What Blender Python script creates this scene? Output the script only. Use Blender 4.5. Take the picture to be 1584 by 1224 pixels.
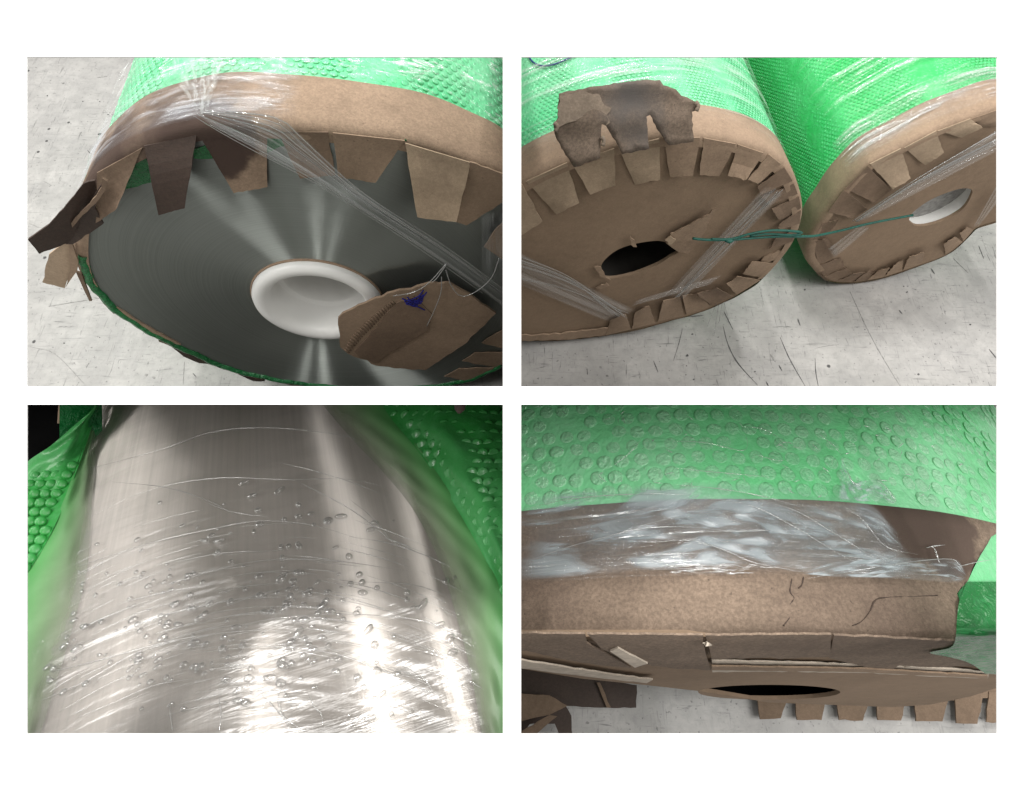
import bpy, bmesh, math, random
import numpy as np
from mathutils import Vector, Matrix

# ------------------------------------------------------------------ set-up
for o in list(bpy.data.objects):
    bpy.data.objects.remove(o)
scene = bpy.context.scene
COL = scene.collection
random.seed(11)
RNG = np.random.default_rng(11)
S = 1.5                      # metres per modelling unit
F, CX, CY = 900.0, 792.0, 612.0
U = np.array([0.0, 0.42, 0.90752])          # up, in the camera's axes
H = np.array([0.0, 0.90752, -0.42])         # horizontal "away"
FLOOR = -1.1645                             # floor level along U
BASIS = np.array([[1.0, 0, 0], H, U])       # rows: world x, y, z in camera axes


def W(p):
    p = np.asarray(p, float)
    q = p @ BASIS.T
    q = q - np.array([0, 0, FLOOR])
    return q * S


def WD(d):
    return np.asarray(d, float) @ BASIS.T


cam_data = bpy.data.cameras.new('camera')
cam = bpy.data.objects.new('camera', cam_data)
COL.objects.link(cam)
cam_data.sensor_fit = 'HORIZONTAL'
cam_data.sensor_width = 36.0
cam_data.lens = 36.0 * F / 1584.0
cam_data.clip_start = 0.02
cam_data.clip_end = 100
cw = W([0, 0, 0])
R3 = BASIS            # columns of rotation = world coords of camera axes
cam.matrix_world = Matrix((
    (R3[0][0], R3[0][1], R3[0][2], cw[0]),
    (R3[1][0], R3[1][1], R3[1][2], cw[1]),
    (R3[2][0], R3[2][1], R3[2][2], cw[2]),
    (0, 0, 0, 1)))
scene.camera = cam

world = bpy.data.worlds.new('World')
scene.world = world
world.use_nodes = True
world.node_tree.nodes['Background'].inputs[0].default_value = (1.0, 0.985, 0.96, 1)
world.node_tree.nodes['Background'].inputs[1].default_value = 0.36

scene.view_settings.view_transform = 'Standard'
scene.view_settings.look = 'None'
scene.view_settings.gamma = 1
scene.view_settings.exposure = 0.34
scene.view_settings.use_curve_mapping = False
scene.cycles.use_denoising = True
scene.cycles.max_bounces = 10
scene.cycles.transparent_max_bounces = 24
scene.cycles.caustics_reflective = False
scene.cycles.caustics_refractive = False
scene.cycles.sample_clamp_indirect = 6


def lamp(name, pos, target, sx, sy, power, color=(1, 0.98, 0.95), roll=0.0):
    d = bpy.data.lights.new(name, 'AREA')
    d.shape = 'RECTANGLE'
    d.size, d.size_y = sx * S, sy * S
    d.energy = power * S * S
    d.color = color
    o = bpy.data.objects.new(name, d)
    COL.objects.link(o)
    p = Vector(W(pos)); t = Vector(W(target))
    z = (p - t).normalized()
    up = Vector(WD([math.sin(roll), math.cos(roll), 0.0]))
    x = up.cross(z).normalized(); y = z.cross(x)
    o.matrix_world = Matrix(((x[0], y[0], z[0], p[0]), (x[1], y[1], z[1], p[1]), (x[2], y[2], z[2], p[2]), (0, 0, 0, 1)))
    return o


# ceiling tubes of the hall and added fill lamps (all out of view)
for lx_, lw_, lp_ in ((-0.42, 0.18, 36), (0.52, 0.12, 22), (-1.87, 0.26, 34)):     # a row of tubes above and beyond the page
    lamp('ceiling_lamp', (lx_, 2.3, 1.2), (0.1, 0.2, -1.0), lw_, 0.5, lp_)
lamp('ceiling_lamp', (-2.5, 0.5, 1.6), (0.2, 0.0, -0.8), 1.6, 1.4, 44)        # broad fill lamps left and right, added to soften light in the lower bays
lamp('ceiling_lamp', (2.2, 0.5, 1.7), (-0.2, 0.0, -0.8), 1.7, 1.4, 46)
lamp('ceiling_lamp', (0.22, 0.6, 1.9), (0.0, 0.0, -0.8), 0.13, 1.6, 16)       # rows of tubes above the camera
lamp('ceiling_lamp', (1.0, 0.6, 1.9), (0.0, 0.0, -0.8), 0.10, 1.6, 11)

# ------------------------------------------------------------------ bays
PANEL = {1: (41, 88, 778, 598), 2: (806, 88, 1543, 598), 3: (41, 626, 778, 1136), 4: (806, 626, 1543, 1136)}
CUT = {1: (-30, -60, 787, 607.5), 2: (797, -60, 1614, 607.5), 3: (-30, 616.5, 787, 1210), 4: (797, 616.5, 1614, 1210)}
PAGE_Z = 0.45


def ray(x, y):
    return np.array([(x - CX) / F, -(y - CY) / F, -1.0])


def at(x, y, d):
    return ray(x, y) * d


def px(p):
    return np.array([CX + F * p[0] / -p[2], CY - F * p[1] / -p[2]])


def onplane(x, y, P0, n):
    d = ray(x, y)
    return d * (np.dot(P0, n) / np.dot(d, n))


def onfloor(x, y, lift=0.0):
    d = ray(x, y)
    return d * ((FLOOR + lift) / np.dot(d, U))


def unit(v):
    v = np.asarray(v, float)
    return v / np.linalg.norm(v)


# ------------------------------------------------------------------ object helpers
BASE = {}


def props(o, label=None, cat=None, group=None, kind=None):
    if label: o['label'] = label
    if cat: o['category'] = cat
    if group: o['group'] = group
    if kind: o['kind'] = kind
    return o


def thing(name, base, label, cat, group=None):
    o = bpy.data.objects.new(name, None)
    o.empty_display_size = 0.05
    COL.objects.link(o)
    b = W(base)
    o.location = b
    BASE[o.name] = b
    return props(o, label, cat, group)


def clip_bm(bm, bay):
    x0, y0, x1, y1 = CUT[bay]
    c = [ray(x0, y0), ray(x1, y0), ray(x1, y1), ray(x0, y1)]
    org = Vector(W([0, 0, 0]))
    mid = unit(sum(c))
    for i in range(4):
        n = unit(np.cross(c[i], c[(i + 1) % 4]))
        if np.dot(n, mid) > 0:
            n = -n
        nw = Vector(WD(n))
        if max((v.co - org).dot(nw) for v in bm.verts) <= 0:
            continue
        bmesh.ops.bisect_plane(bm, geom=bm.verts[:] + bm.edges[:] + bm.faces[:], plane_co=org, plane_no=nw, clear_outer=True)
        if not bm.verts:
            return


def part(name, V, Fc, mat, parent=None, bay=None, smooth=True, uv=None, vec=None, inward=None, label=None):
    """one mesh object; V in camera axes; uv per vertex; vec = per-vertex tangent (camera axes)"""
    Vw = W(V)
    bm = bmesh.new()
    uvl = bm.verts.layers.float_vector.new('uvv') if uv is not None else None
    tl = bm.verts.layers.float_vector.new('tang') if vec is not None else None
    vs = [bm.verts.new(v) for v in Vw]
    if uv is not None:
        for v, q in zip(vs, uv):
            v[uvl] = (q[0], q[1], 0.0)
    if vec is not None:
        for v, q in zip(vs, WD(vec)):
            v[tl] = tuple(q)
    for f in Fc:
        try:
            bm.faces.new([vs[i] for i in f])
        except ValueError:
            pass
    if bay:
        clip_bm(bm, bay)
    if not bm.verts:
        bm.free(); return None
    base = BASE[parent.name] if parent is not None else np.mean([list(v.co) for v in bm.verts], 0)
    off = Vector(base)
    for v in bm.verts:
        v.co -= off
    for f in bm.faces:
        f.smooth = smooth
    me = bpy.data.meshes.new(name)
    bm.to_mesh(me); bm.free()
    me.materials.append(mat)
    o = bpy.data.objects.new(name, me)
    COL.objects.link(o)
    if parent is not None:
        o.parent = parent
    else:
        o.location = base
    BASE[o.name] = base
    if label: o['label'] = label
    return o


def grid(fn, nu, nv, closed_u=False):
    V, UV = [], []
    for j in range(nv + 1):
        for i in range(nu if closed_u else nu + 1):
            u, v = i / nu, j / nv
            V.append(fn(u, v)); UV.append((u, v))
    n = nu if closed_u else nu + 1
    Fc = []
    for j in range(nv):
        for i in range(nu):
            a = j * n + i; b = j * n + (i + 1) % n
            Fc.append((a, b, b + n, a + n))
    return np.array(V), Fc, np.array(UV)


def thick(V, Fc, off):
    """give a sheet a thickness: off = per-vertex offset vectors (or one)"""
    V = np.asarray(V)
    n = len(V)
    V2 = np.vstack([V, V + off])
    cnt = {}
    for f in Fc:
        for i in range(len(f)):
            e = (f[i], f[(i + 1) % len(f)])
            k = (min(e), max(e))
            cnt.setdefault(k, []).append(e)
    F2 = list(Fc) + [tuple(i + n for i in reversed(f)) for f in Fc]
    for k, l in cnt.items():
        if len(l) == 1:
            a, b = l[0]
            F2.append((b, a, a + n, b + n))
    return V2, F2


def tube(pts, r, sides=6, closed=False):
    pts = np.asarray(pts, float); n = len(pts)
    rr = np.full(n, r) if np.isscalar(r) else np.asarray(r)
    V, Fc = [], []
    for i in range(n):
        t = unit(pts[min(i + 1, n - 1)] - pts[max(i - 1, 0)])
        a = unit(np.cross(t, [0.3, 0.2, 1.0])); b = np.cross(t, a)
        for k in range(sides):
            an = 2 * math.pi * k / sides
            V.append(pts[i] + rr[i] * (a * math.cos(an) + b * math.sin(an)))
    for i in range(n - 1):
        for k in range(sides):
            Fc.append((i * sides + k, i * sides + (k + 1) % sides, (i + 1) * sides + (k + 1) % sides, (i + 1) * sides + k))
    Fc.append(tuple(range(sides - 1, -1, -1)))
    Fc.append(tuple(range((n - 1) * sides, n * sides)))
    return np.array(V), Fc


def merge(parts):
    V, Fc, k = [], [], 0
    for v, f in parts:
        V.append(v); Fc += [tuple(i + k for i in q) for q in f]; k += len(v)
    return np.vstack(V), Fc


def spline(pts, n):
    p = np.asarray(pts, float)
    seg = np.r_[0, np.cumsum(np.linalg.norm(np.diff(p, axis=0), axis=1))]
    t = np.linspace(0, seg[-1], n)
    q = np.vstack([2 * p[0] - p[1], p, 2 * p[-1] - p[-2]])
    out = []
    for x in t:
        i = min(int(np.searchsorted(seg, x, side='right')) - 1, len(p) - 2)
        f = (x - seg[i]) / max(seg[i + 1] - seg[i], 1e-9)
        a, b, c, d = q[i], q[i + 1], q[i + 2], q[i + 3]
        out.append(0.5 * (2 * b + (c - a) * f + (2 * a - 5 * b + 4 * c - d) * f * f + (3 * b - a - 3 * c + d) * f ** 3))
    return np.array(out)


def fuzz(poly, amp, step):
    """roughen a closed pixel outline a little, as torn or cut board is"""
    p = np.asarray(poly, float); out = []
    for i in range(len(p)):
        a, b = p[i], p[(i + 1) % len(p)]
        L = np.linalg.norm(b - a); m = max(1, int(L / step))
        nrm = np.array([-(b - a)[1], (b - a)[0]]) / max(L, 1e-6)
        for k in range(m):
            f = k / m
            out.append(a + (b - a) * f + (nrm * RNG.normal(0, amp) if k else RNG.normal(0, amp * .3, 2)))
    return np.array(out)


def tri_fill(poly, extra=None):
    """triangulated faces of a simple 2D polygon"""
    from mathutils.geometry import tessellate_polygon
    return [tuple(t) for t in tessellate_polygon([[Vector((q[0], q[1], 0)) for q in poly]])]


# ------------------------------------------------------------------ materials
def new_mat(name):
    m = bpy.data.materials.new(name); m.use_nodes = True
    nt = m.node_tree; nt.nodes.clear()
    out = nt.nodes.new('ShaderNodeOutputMaterial')
    return m, nt, out


class NT:
    def __init__(s, nt): s.nt = nt

    def n(s, t, **kw):
        d = s.nt.nodes.new('ShaderNode' + t)
        for k, v in kw.items():
            if k.startswith('i_'):
                d.inputs[k[2:].replace('_', ' ')].default_value = v
            else:
                setattr(d, k, v)
        return d

    def l(s, a, b): s.nt.links.new(a, b)

    def coord(s, scale=(1, 1, 1), kind='Object', loc=(0, 0, 0), rot=(0, 0, 0)):
        if kind == 'uvv':
            a = s.n('Attribute'); a.attribute_name = 'uvv'; src = a.outputs['Vector']
        else:
            src = s.n('TexCoord').outputs[kind]
        m = s.n('Mapping'); m.inputs['Scale'].default_value = scale; m.inputs['Location'].default_value = loc; m.inputs['Rotation'].default_value = rot
        s.l(src, m.inputs['Vector'])
        return m.outputs['Vector']

    def noise(s, vec, scale, detail=4, rough=.55, dist=0.0):
        d = s.n('TexNoise'); d.inputs['Scale'].default_value = scale; d.inputs['Detail'].default_value = detail
        d.inputs['Roughness'].default_value = rough; d.inputs['Distortion'].default_value = dist
        s.l(vec, d.inputs['Vector'])
        return d.outputs['Fac']

    def ramp(s, fac, stops):
        d = s.n('ValToRGB'); e = d.color_ramp.elements
        while len(e) < len(stops): e.new(0.5)
        for x, (p, c) in zip(e, stops):
            x.position = p; x.color = (c, c, c, 1) if np.isscalar(c) else (*c, 1)
        s.l(fac, d.inputs['Fac'])
        return d.outputs['Color']

    def mix(s, fac, a, b, mode='MIX'):
        d = s.n('Mix'); d.data_type = 'RGBA'; d.blend_type = mode
        for sock, v in ((d.inputs[0], fac), (d.inputs[6], a), (d.inputs[7], b)):
            if isinstance(v, bpy.types.NodeSocket): s.l(v, sock)
            elif np.isscalar(v): sock.default_value = v if sock == d.inputs[0] else (v, v, v, 1)
            else: sock.default_value = (*v, 1)
        return d.outputs[2]

    def math(s, op, a, b=0.0, c=0.0, clamp=False):
        d = s.n('Math'); d.operation = op; d.use_clamp = clamp
        for sock, v in zip(d.inputs, (a, b, c)):
            if isinstance(v, bpy.types.NodeSocket): s.l(v, sock)
            else: sock.default_value = v
        return d.outputs[0]

    def bump(s, h, strength=.3, dist=.01):
        d = s.n('Bump'); d.inputs['Strength'].default_value = strength; d.inputs['Distance'].default_value = dist
        s.l(h, d.inputs['Height'])
        return d.outputs['Normal']


def kraft(name, col, dark=0.72, rough=.85, grain=0.0, stains=(), staincol=(.06, .038, .03), fleck=1.0, gloss=.3):
    m, nt, out = new_mat(name); k = NT(nt)
    g = k.n('NewGeometry').outputs['Position']
    big = k.noise(g, 9, 4)
    mid = k.noise(g, 60, 4, .65)
    mp = k.n('Mapping'); mp.inputs['Scale'].default_value = (60, 300, 300); k.l(g, mp.inputs['Vector'])
    fib = k.noise(mp.outputs['Vector'], 3, 3, .6)
    c = k.mix(k.ramp(big, [(.3, 0), (.7, 1)]), tuple(np.array(col) * dark), col)
    grime = k.noise(g, 3.3, 6, .7, .6)
    c = k.mix(k.ramp(grime, [(.5, 0), (.68, .38)]), c, tuple(np.array(col) * .52))
    c = k.mix(k.ramp(mid, [(.35, .0), (.75, .55)]), c, tuple(np.array(col) * 1.2))
    c = k.mix(k.ramp(fib, [(.35, .4), (.6, 0)]), c, tuple(np.array(col) * .68))
    sp = k.noise(g, 170, 2)
    c = k.mix(k.ramp(sp, [(.68, 0), (.76, .55 * fleck)]), c, tuple(np.array(col) * .3))
    if grain:
        gr = k.noise(g, 190, 5, .8, .3)
        c = k.mix(k.ramp(gr, [(.42, grain), (.6, 0)]), c, tuple(np.array(col) * .35))
        g2 = k.noise(g, 14, 6, .75, 1.0)
        c = k.mix(k.ramp(g2, [(.5, 0), (.7, grain * .8)]), c, tuple(np.array(col) * .45))
    r = rough
    for (p, rad, soft) in stains:
        d = k.n('VectorMath'); d.operation = 'DISTANCE'; k.l(g, d.inputs[0]); d.inputs[1].default_value = tuple(W(p))
        nn = k.math('MULTIPLY_ADD', k.noise(g, 16, 4, .6), rad * S * 1.0, -rad * S * .5)
        dd = k.math('ADD', d.outputs['Value'], nn)
        f = k.math('MULTIPLY_ADD', dd, -1.0 / (soft * S), rad / soft, clamp=True)
        f = k.math('MULTIPLY', f, .93)
        c = k.mix(f, c, staincol)
    b = k.n('BsdfPrincipled'); b.inputs['Roughness'].default_value = r
    b.inputs['Specular IOR Level'].default_value = gloss
    k.l(c, b.inputs['Base Color'])
    hh = k.math('ADD', mid, k.math('MULTIPLY', fib, .7))
    k.l(k.bump(hh, .35, .002), b.inputs['Normal'])
    k.l(b.outputs[0], out.inputs[0])
    return m


def plain(name, col, rough=.5, spec=.5, var=.12, scale=20, bumpy=.1, metal=0, sss=0.0):
    m, nt, out = new_mat(name); k = NT(nt)
    g = k.n('NewGeometry').outputs['Position']
    c = k.mix(k.ramp(k.noise(g, scale), [(.3, 0), (.7, 1)]), tuple(np.array(col) * (1 - var)), tuple(np.minimum(1, np.array(col) * (1 + var))))
    b = k.n('BsdfPrincipled'); b.inputs['Roughness'].default_value = rough; b.inputs['Specular IOR Level'].default_value = spec; b.inputs['Metallic'].default_value = metal
    if sss:
        b.inputs['Subsurface Weight'].default_value = sss; b.inputs['Subsurface Scale'].default_value = .03; b.inputs['Subsurface Radius'].default_value = (1, 1, 1)
    k.l(c, b.inputs['Base Color'])
    k.l(k.bump(k.noise(g, scale * 6), bumpy, .002), b.inputs['Normal'])
    k.l(b.outputs[0], out.inputs[0])
    return m


def wrapmat(name, col, pale, rough=.28, wrinkle=.5, wscale=14, palemix=.25):
    m, nt, out = new_mat(name); k = NT(nt)
    g = k.n('NewGeometry').outputs['Position']
    big = k.noise(g, 5, 3, .5, .6); mid = k.noise(g, wscale * 2.2, 5, .6, 1.2)
    c = k.mix(k.ramp(big, [(.35, 0), (.7, .8)]), col, tuple(np.array(col) * .55 + np.array(pale) * .45))
    c = k.mix(k.ramp(mid, [(.5, 0), (.75, palemix)]), c, pale)
    b = k.n('BsdfPrincipled'); b.inputs['Roughness'].default_value = rough; b.inputs['Specular IOR Level'].default_value = .6
    b.inputs['Coat Weight'].default_value = .25; b.inputs['Coat Roughness'].default_value = .12
    k.l(c, b.inputs['Base Color'])
    h = k.math('ADD', k.noise(g, wscale, 5, .55, 1.5), k.math('MULTIPLY', k.noise(g, wscale * 5, 3, .5, .8), .3))
    k.l(k.bump(h, wrinkle, .02), b.inputs['Normal'])
    tr = k.n('BsdfTranslucent'); k.l(c, tr.inputs['Color'])
    mx = k.n('MixShader'); mx.inputs[0].default_value = .22
    k.l(b.outputs[0], mx.inputs[1]); k.l(tr.outputs[0], mx.inputs[2])
    k.l(mx.outputs[0], out.inputs[0])
    return m


def film(name, su=3.0, sv=40.0, lo=.35, hi=.7, maxa=.6, base=.04, tint=(.78, .82, .84), glossmix=.35, rough=.18, edge=True, patch=None, dist=.6, bstr=.5, patchscale=3.0, detail=5, nrough=.6):
    """thin clear plastic: see-through with whitish streaks along its stretch (uv.x across the streaks = v)"""
    m, nt, out = new_mat(name); k = NT(nt)
    v = k.coord((su, sv, 1), 'uvv')
    s1 = k.noise(v, 1.0, detail, nrough, dist)
    v2 = k.coord((su * .5, sv * .27, 1), 'uvv', loc=(3.1, 1.7, 0))
    s2 = k.noise(v2, 1.0, 3, .5, dist)
    a = k.math('MULTIPLY_ADD', s1, .6, k.math('MULTIPLY', s2, .4))
    a = k.ramp(a, [(lo, 0.0), (hi, 1.0)])
    if patch is not None:
        v3 = k.coord((patchscale, patchscale * .8, 1), 'uvv', loc=(7.7, 2.2, 0))
        pm = k.ramp(k.noise(v3, 1.0, 4, .6, .8), [(patch, 0.0), (patch + .1, 1.0)])
        a = k.math('MULTIPLY', a, k.math('MULTIPLY_ADD', pm, .85, .15))
    a = k.math('MULTIPLY_ADD', a, maxa, base, clamp=True)
    if edge:
        at_ = k.n('Attribute'); at_.attribute_name = 'uvv'
        sp = k.n('SeparateXYZ'); k.l(at_.outputs['Vector'], sp.inputs[0])
        e = k.math('MULTIPLY', k.math('SUBTRACT', 1.0, sp.outputs[1]), sp.outputs[1])
        e = k.math('MULTIPLY', e, 14.0, clamp=True)
        e2 = k.math('MULTIPLY', k.math('SUBTRACT', 1.0, sp.outputs[0]), sp.outputs[0])
        e2 = k.math('MULTIPLY', e2, 14.0, clamp=True)
        a = k.math('MULTIPLY', a, k.math('MULTIPLY', e, e2))
    d = k.n('BsdfDiffuse'); d.inputs[0].default_value = (*tint, 1)
    gl = k.n('BsdfGlossy'); gl.inputs[0].default_value = (1, 1, 1, 1); gl.inputs['Roughness'].default_value = rough
    nb = k.bump(s1, bstr, .02); k.l(nb, gl.inputs['Normal'])
    mg = k.n('MixShader'); mg.inputs[0].default_value = glossmix; k.l(d.outputs[0], mg.inputs[1]); k.l(gl.outputs[0], mg.inputs[2])
    t = k.n('BsdfTransparent')
    mx = k.n('MixShader'); k.l(a, mx.inputs[0]); k.l(t.outputs[0], mx.inputs[1]); k.l(mg.outputs[0], mx.inputs[2])
    k.l(mx.outputs[0], out.inputs[0])
    return m


def steel(name, col, rough, aniso, lines=None, lum=.1, dif=.2, dcol=None):
    """brushed metal, grain along the 'tang' vertex vector"""
    m, nt, out = new_mat(name); k = NT(nt)
    g = k.n('BsdfGlossy'); g.inputs['Roughness'].default_value = rough; g.inputs['Anisotropy'].default_value = aniso
    ta = k.n('Attribute'); ta.attribute_name = 'tang'
    k.l(ta.outputs['Vector'], g.inputs['Tangent'])
    v = k.coord(lines, 'uvv')
    ln = k.noise(v, 1.0, 5, .7)
    pos = k.n('NewGeometry').outputs['Position']
    cl = k.noise(pos, 4, 3, .5)
    c = k.mix(k.ramp(ln, [(.3, 0), (.7, 1)]), tuple(np.array(col) * .74), tuple(np.minimum(1, np.array(col) * 1.1)))
    c = k.mix(k.ramp(cl, [(.3, .3), (.7, 0)]), c, tuple(np.array(col) * .6))
    k.l(c, g.inputs['Color'])
    k.l(k.bump(ln, lum, .002), g.inputs['Normal'])
    df = k.n('BsdfDiffuse')
    if dcol is None: k.l(c, df.inputs[0])
    else: df.inputs[0].default_value = (*dcol, 1)
    mx = k.n('MixShader'); mx.inputs[0].default_value = dif; k.l(g.outputs[0], mx.inputs[1]); k.l(df.outputs[0], mx.inputs[2])
    k.l(mx.outputs[0], out.inputs[0])
    return m


def clear(name, tint=(1, 1, 1), mixg=.22, rough=.03, white=.0):
    m, nt, out = new_mat(name); k = NT(nt)
    fr = k.n('LayerWeight'); fr.inputs['Blend'].default_value = .5
    t = k.n('BsdfTransparent'); t.inputs[0].default_value = (*tint, 1)
    gl = k.n('BsdfGlossy'); gl.inputs['Roughness'].default_value = rough
    df = k.n('BsdfDiffuse'); df.inputs[0].default_value = (.9, .9, .88, 1)
    m1 = k.n('MixShader'); m1.inputs[0].default_value = white; k.l(gl.outputs[0], m1.inputs[1]); k.l(df.outputs[0], m1.inputs[2])
    m2 = k.n('MixShader'); k.l(k.math('MULTIPLY_ADD', fr.outputs['Facing'], .8, mixg, clamp=True), m2.inputs[0])
    k.l(t.outputs[0], m2.inputs[1]); k.l(m1.outputs[0], m2.inputs[2])
    k.l(m2.outputs[0], out.inputs[0])
    return m


def floormat():
    m, nt, out = new_mat('painted_concrete'); k = NT(nt)
    g = k.n('NewGeometry').outputs['Position']
    big = k.noise(g, 2.2, 5, .6); med = k.noise(g, 11, 5, .65)
    blot = k.noise(g, 4.5, 7, .7, 1.0)
    c = k.mix(k.ramp(big, [(.3, 0), (.7, 1)]), (.37, .362, .35), (.52, .508, .49))
    c = k.mix(k.ramp(med, [(.35, .55), (.6, 0)]), c, (.33, .325, .315))

    c = k.mix(k.ramp(blot, [(.46, 0), (.66, .5)]), c, (.27, .265, .26))
    fine = k.noise(g, 34, 6, .75, .4)
    c = k.mix(k.ramp(fine, [(.5, 0), (.68, .45)]), c, (.25, .245, .24))

    def streak(rotz, sc, lo, hi, col, amt, seedloc):
        nonlocal c
        mp = k.n('Mapping'); mp.inputs['Rotation'].default_value = (0, 0, rotz); mp.inputs['Scale'].default_value = sc; mp.inputs['Location'].default_value = seedloc
        k.l(g, mp.inputs['Vector'])
        f = k.noise(mp.outputs['Vector'], 1.0, 5, .65, .8)
        msk = k.ramp(k.noise(g, 6, 3, .6), [(.38, 0), (.55, 1)])
        f = k.math('MULTIPLY', k.ramp(f, [(lo, 0), (hi, amt)]), msk)
        c = k.mix(f, c, col)
    streak(.35, (12, 120, 1), .585, .69, (.10, .10, .10), .75, (1, 3, 0))
    streak(-.42, (130, 14, 1), .595, .69, (.09, .09, .09), .8, (2, 8, 0))
    streak(.15, (5, 50, 1), .48, .75, (.34, .335, .33), .65, (4, 4, 0))
    streak(-.35, (42, 5, 1), .5, .75, (.36, .355, .35), .6, (9, 4, 0))
    vo = k.n('TexVoronoi'); vo.inputs['Scale'].default_value = 13; k.l(g, vo.inputs['Vector'])
    spd = k.math('ADD', vo.outputs['Distance'], k.math('MULTIPLY_ADD', k.noise(g, 50, 3), .1, -.05))
    spots = k.math('MULTIPLY', k.ramp(spd, [(.07, 1), (.1, 0)]), k.ramp(k.noise(g, 5, 1), [(.5, 0), (.56, .9)]))
    c = k.mix(spots, c, (.05, .05, .05))
    sp = k.noise(g, 75, 2); c = k.mix(k.ramp(sp, [(.655, 0), (.72, .6)]), c, (.1, .1, .1))
    b = k.n('BsdfPrincipled'); b.inputs['Roughness'].default_value = .42; b.inputs['Specular IOR Level'].default_value = .35
    k.l(c, b.inputs['Base Color'])
    k.l(k.bump(med, .08, .01), b.inputs['Normal'])
    k.l(b.outputs[0], out.inputs[0])
    return m


M = {}
M['page'] = plain('white_paper', (.93, .93, .93), .9, .1, .01, 30, .0)
M['partition'] = plain('grey_board', (.34, .335, .32), .9, .1, .1, 8, .1)
M['floor'] = floormat()
KR = (.37, .265, .185)
M['kraft'] = kraft('kraft_board', KR, grain=.25)
M['kraft_pale'] = kraft('kraft_board_pale', (.47, .355, .25), grain=.22)
M['kraft_brown'] = kraft('kraft_board_brown', (.25, .175, .122), grain=.25)
M['kraft_wet'] = kraft('wet_board', (.068, .043, .032), rough=.6, gloss=.4, grain=.4)
M['kraft_dirty'] = kraft('dirty_board', (.30, .235, .18), dark=.6, fleck=1.6, grain=.4)
M['disc'] = kraft('end_disc_board', (.285, .203, .138), dark=.85, fleck=.4)
M['edge'] = plain('pale_board_edge', (.55, .48, .4), .9, .2, .15, 60, .4)
M['wrap'] = wrapmat('green_wrap', (.10, .64, .28), (.50, .90, .64), palemix=.45, wrinkle=.3)
M['wrap_deep'] = wrapmat('deep_green_wrap', (.03, .56, .13), (.26, .78, .42), palemix=.25, wrinkle=.3)
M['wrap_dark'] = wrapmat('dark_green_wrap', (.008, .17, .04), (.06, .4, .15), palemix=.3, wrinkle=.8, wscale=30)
M['bubble'] = wrapmat('bubble_film', (.13, .66, .32), (.5, .9, .64), rough=.2, wrinkle=.25, wscale=40, palemix=.45)
M['bubble_deep'] = wrapmat('bubble_film_deep', (.05, .58, .17), (.28, .8, .44), rough=.2, wrinkle=.25, wscale=40, palemix=.3)
M['plug'] = plain('white_plastic', (.82, .82, .80), .35, .5, .02, 10, .02, sss=.15)
M['black'] = plain('black_rubber', (.004, .004, .004), .9, .0, .2, 10, .1)  # paints the shade in the lower right core hole; also the backing sheet
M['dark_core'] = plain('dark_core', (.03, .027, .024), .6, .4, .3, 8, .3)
M['blue'] = plain('blue_ink', (.02, .02, .19), .7, .2, .2, 60, .1)
M['navy'] = plain('navy_ink', (.01, .03, .16), .6, .2, .2, 60, .1)
M['twine'] = plain('green_twine', (.008, .10, .075), .5, .5, .25, 90, .5)
M['strand'] = clear('film_strand', (.9, .92, .93), .25, .12, .2)
M['drop'] = clear('water', (.9, .9, .9), .10, .05, .10)
M['crinkle'] = clear('film_crinkle', (1, 1, 1), .15, .10, .3)
M['steel_face'] = steel('turned_metal', (.465, .50, .47), .46, .89, (.6, 330, 1), .16, .12)
M['steel_roll'] = steel('bright_sheet_metal', (.60, .56, .52), .42, .89, (240, 3, 1), .05, .36, (.52, .475, .435))
M['mark'] = plain('rubber_scuff', (.11, .11, .11), .8, .2, .3, 90, .1)
M['mark_soft'] = plain('faint_scuff', (.31, .305, .295), .8, .2, .3, 90, .1)

# ------------------------------------------------------------------ the page and its partitions
pv = []
xs = [0 - 140, 41, 778, 806, 1543, 1584 + 110]
ys = [0 - 130, 88, 598, 626, 1136, 1224 + 420]
pverts = [at(x, y, PAGE_Z) for y in ys for x in xs]
pf = []
for j in range(5):
    for i in range(5):
        if i in (1, 3) and j in (1, 3):
            continue
        a = j * 6 + i
        pf.append((a, a + 6, a + 7, a + 1))
V2, F2 = thick(pverts, pf, np.array([0, 0, -0.0012]))
page = part('page', V2, F2, M['page'], smooth=False)
props(page, 'white page with four rectangular openings', None, None, 'structure')


def wedge(x0, y0, x1, y1, d0, d1):
    c = [at(x, y, d) for d in (d0, d1) for (x, y) in ((x0, y0), (x1, y0), (x1, y1), (x0, y1))]
    return np.array(c), [(0, 1, 2, 3), (7, 6, 5, 4), (0, 4, 5, 1), (1, 5, 6, 2), (2, 6, 7, 3), (3, 7, 4, 0)]


v, f = wedge(788.5, -60, 795.5, 1284, PAGE_Z + .002, 2.1)
q = part('partition', v, f, M['partition'], smooth=False)
props(q, 'grey upright board between the left and right openings', None, None, 'structure')
for xa, xb, d1 in ((-60, 788, 1.275), (796, 1644, 1.75)):
    v, f = wedge(xa, 609, xb, 615, PAGE_Z + .002, d1)
    q = part('partition', v, f, M['partition'], smooth=False)
    props(q, 'grey level board between the upper and lower openings', None, None, 'structure')

# the shared floor of the hall
FLOOR4 = -1.29                              # the lower right picture looks down on a lower floor


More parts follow.
